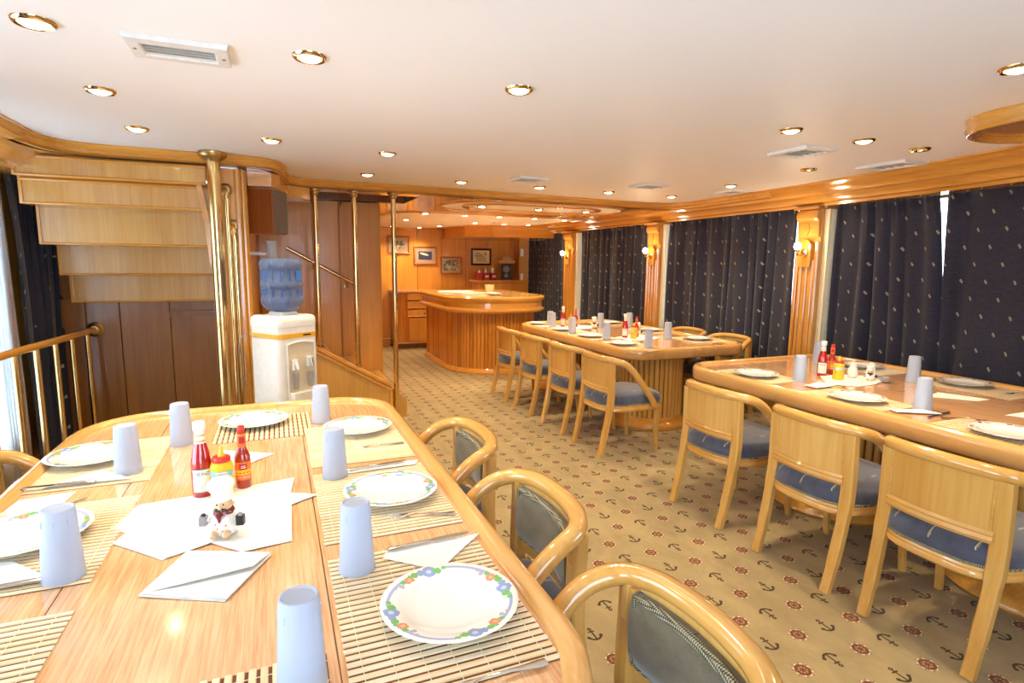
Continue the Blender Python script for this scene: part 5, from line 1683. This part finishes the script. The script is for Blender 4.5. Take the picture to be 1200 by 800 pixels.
knife(-0.70, 2.215, PI - 0.03, 'knife along the front of the far left mat', TM + 0.008)
knife(-0.64, 1.545, PI, 'knife beside the left tumbler at the picture edge', TM + 0.008)

# ---- right table ----------------------------------------------------------------
R1 = 'right table'
mat_piece(3.03, 2.90, 0, 'mat under the far left plate of the right table', 0.34, 0.5, False, 26)
mat_piece(3.03, 2.17, 0, 'mat under the middle left plate of the right table', 0.34, 0.5, False, 26)
mat_piece(3.03, 1.44, 0, 'mat under the nearest plate of the right table', 0.34, 0.5, False, 26)
mat_piece(4.03, 2.84, 0, 'mat behind the shakers on the window side of the right table', 0.34, 0.5, False, 26)
mat_piece(4.03, 2.08, 0, 'green tinted mat on the window side of the right table', 0.34, 0.5, False, 26)
plate(3.01, 2.88, 'red-dotted plate at the far left place of the right table', 'dots', 0.2)
plate(3.005, 2.14, 'red-dotted plate at the middle left place of the right table', 'dots', 1.0)
plate(3.01, 1.42, 'red-dotted plate cut by the right edge of the picture', 'dots', 2.0)
plate(4.03, 2.86, 'dotted plate behind the shakers on the right table', 'dots', 0.6)
plate(4.06, 2.18, 'dotted plate on the window side of the right table', 'dots', 1.7)
cup(3.165, 2.66, 'pale tumbler near the far left plate of the right table')
cup(3.90, 3.12, 'pale tumbler behind the ketchup on the right table')
cup(3.87, 2.38, 'pale tumbler farther of two overlapping on the right table')
cup(3.16, 1.88, 'pale tumbler nearer of two overlapping on the right table')
ketchup(3.47, 2.74, -0.88, 'red ketchup bottle on the right table')
mustard(3.45, 2.60, -0.88, 'yellow mustard bottle on the right table')
hot_sauce(3.60, 2.77, -0.88, 'slim hot sauce bottle on the right table')
napkin(3.50, 2.55, 0.6, 'spread paper napkin under the bottles of the right table', [(-0.22, 0.12), (-0.2, -0.06), (-0.05, -0.14), (0.12, -0.2), (0.24, -0.1), (0.2, 0.08), (0.05, 0.18)], 2)
napkin(3.16, 2.50, 0.2, 'folded napkin beside the tumbler at the far left of the right table', [(-0.12, -0.05), (0.1, -0.06), (0.06, 0.05), (-0.1, 0.05)], 2, TM)
napkin(3.06, 1.83, 0.0, 'folded napkin under the nearer tumbler of the right table', [(-0.12, 0.04), (0.06, -0.07), (0.06, 0.03), (-0.1, 0.1)], 2, TM)
napkin(3.62, 1.98, 0.0, 'napkin lying alone in the middle of the right table', [(-0.14, 0.08), (0.02, -0.1), (0.14, -0.1), (0.06, 0.13)], 1)
napkin(3.55, 1.50, 0.0, 'napkin at the right edge of the picture on the right table', [(-0.12, 0.14), (0.0, -0.08), (0.16, -0.12), (0.14, 0.14)], 1)
fork(3.13, 1.66, -0.7, 'fork resting on the mat beside the nearest plate of the right table', TM)
fork(4.10, 1.90, 2.8, 'fork on the window side mat of the right table', TM)
knife(3.16, 2.42, -0.1, 'knife beside the far left napkin of the right table', TM)
knife(3.10, 1.76, 0.1, 'knife in front of the nearer tumbler of the right table', TM)
chef(3.62, 2.50, -0.9, 'white ceramic chef lying group beside the mustard on the right table', TZ + 0.006, s=0.62)
for x, y, lb in ((3.60, 2.61, 'white shaker jar standing left on the right table'), (3.70, 2.55, 'white shaker jar standing right on the right table')):
    o = empty('shaker_jar', (x, y, TZ + 0.006), 0, lb, 'shaker', 'white shaker jars')
    MB().lathe([(0.0005, 0), (0.022, 0.0), (0.03, 0.012), (0.032, 0.04), (0.027, 0.062), (0.02, 0.074), (0.022, 0.085), (0.0005, 0.088)], 20).build('jar', M['ceramic'], o, True, None, 60)
    MB().lathe([(0.0005, 0.087), (0.021, 0.0855), (0.023, 0.09), (0.018, 0.102), (0.0005, 0.106)], 18).build('lid', M['ceramic'], o, True, None, 60)
o = MB().lathe([(0.0005, 0), (0.018, 0), (0.034, 0.022), (0.036, 0.03), (0.032, 0.03), (0.016, 0.006), (0.0005, 0.006)], 20).build('small_bowl', M['grey_ceramic'], None, True, (3.66, 2.43, TZ + 0.006), 50)
tag(o, 'small grey bowl in front of the shaker jars on the right table', 'bowl')

# ---- far table ------------------------------------------------------------------
for y, a, b in ((4.48, 'first', 'nearest the viewer'), (5.10, 'second', 'second from the viewer'), (5.70, 'third', 'third from the viewer'), (6.39, 'fourth', 'closest to the bar')):
    mat_piece(3.05, min(y, 6.31), 0, 'mat on the aisle side of the far table, ' + b, 0.34, 0.46, False, 24)
    plate(3.0, y, 'dotted plate on the aisle side of the far table, ' + b, 'dots', y, r=0.148 if y < 6 else 0.12)
for y, b in ((4.55, 'nearest the viewer'), (5.35, 'in the middle'), (6.2, 'closest to the bar')):
    mat_piece(3.92, y + 0.02, 0, 'mat on the window side of the far table, ' + b, 0.34, 0.46, False, 24)
    plate(3.94, y, 'dotted plate on the window side of the far table, ' + b, 'dots', y)
for x, y, lb in ((3.13, 6.29, 'left tumbler of the pair at the far left end of the far table'), (3.06, 6.08, 'right tumbler of the pair at the far left end of the far table'), (3.0, 5.48, 'tumbler before the farther ketchup on the far table'),
                 (3.58, 6.42, 'tumbler behind the farther ketchup on the far table'), (3.60, 5.87, 'tumbler in the middle of the far table, left of two overlapping'), (3.06, 4.87, 'tumbler in the middle of the far table, right of two overlapping'),
                 (3.95, 5.78, 'tumbler behind the nearer ketchup on the far table'), (3.15, 4.29, 'tumbler at the near corner of the far table'), (3.70, 4.72, 'tumbler standing alone at the near right of the far table')):
    cup(x, y, lb, TM - 0.001 if x < 3.1 or x > 3.8 else TZ)
ketchup(3.19, 6.06, -0.5, 'farther red ketchup bottle on the far table, towards the bar', TZ + 0.004)
mustard(3.23, 5.94, -0.5, 'farther yellow mustard bottle on the far table', TZ + 0.004)
hot_sauce(3.33, 6.0, -0.5, 'farther hot sauce bottle on the far table', TZ + 0.004)
ketchup(3.32, 4.93, -0.6, 'nearer red ketchup bottle on the far table', TZ + 0.004)
mustard(3.365, 4.84, -0.6, 'nearer yellow mustard bottle on the far table', TZ + 0.004)
hot_sauce(3.46, 4.93, -0.6, 'nearer hot sauce bottle on the far table', TZ + 0.004)
chef(3.47, 5.80, -0.5, 'small chef figurine on the far table beside the farther bottles', TZ + 0.004, s=0.8)
chef(3.58, 5.08, -0.6, 'small chef figurine on the far table between the near bottles and a tumbler', TZ + 0.004, s=0.8)
napkin(3.28, 5.92, 0.3, 'spread napkin under the farther bottles of the far table', [(-0.18, -0.12), (0.1, -0.16), (0.32, -0.1), (0.3, 0.1), (0.12, 0.2), (-0.15, 0.16)], 1)
napkin(3.42, 4.89, 0.2, 'spread napkin under the nearer bottles of the far table', [(-0.2, -0.12), (0.05, -0.2), (0.27, -0.1), (0.27, 0.16), (0.1, 0.2), (-0.18, 0.12)], 1)
for x, y, b in ((3.13, 5.36, 'left of the tumbler before the farther ketchup'), (3.10, 4.72, 'in the middle of the aisle side'), (3.06, 4.10, 'at the near corner')):
    napkin(x, y, 0.2, 'folded napkin on the far table, ' + b, [(-0.1, -0.05), (0.1, -0.05), (0.06, 0.05), (-0.08, 0.05)], 1, TM)
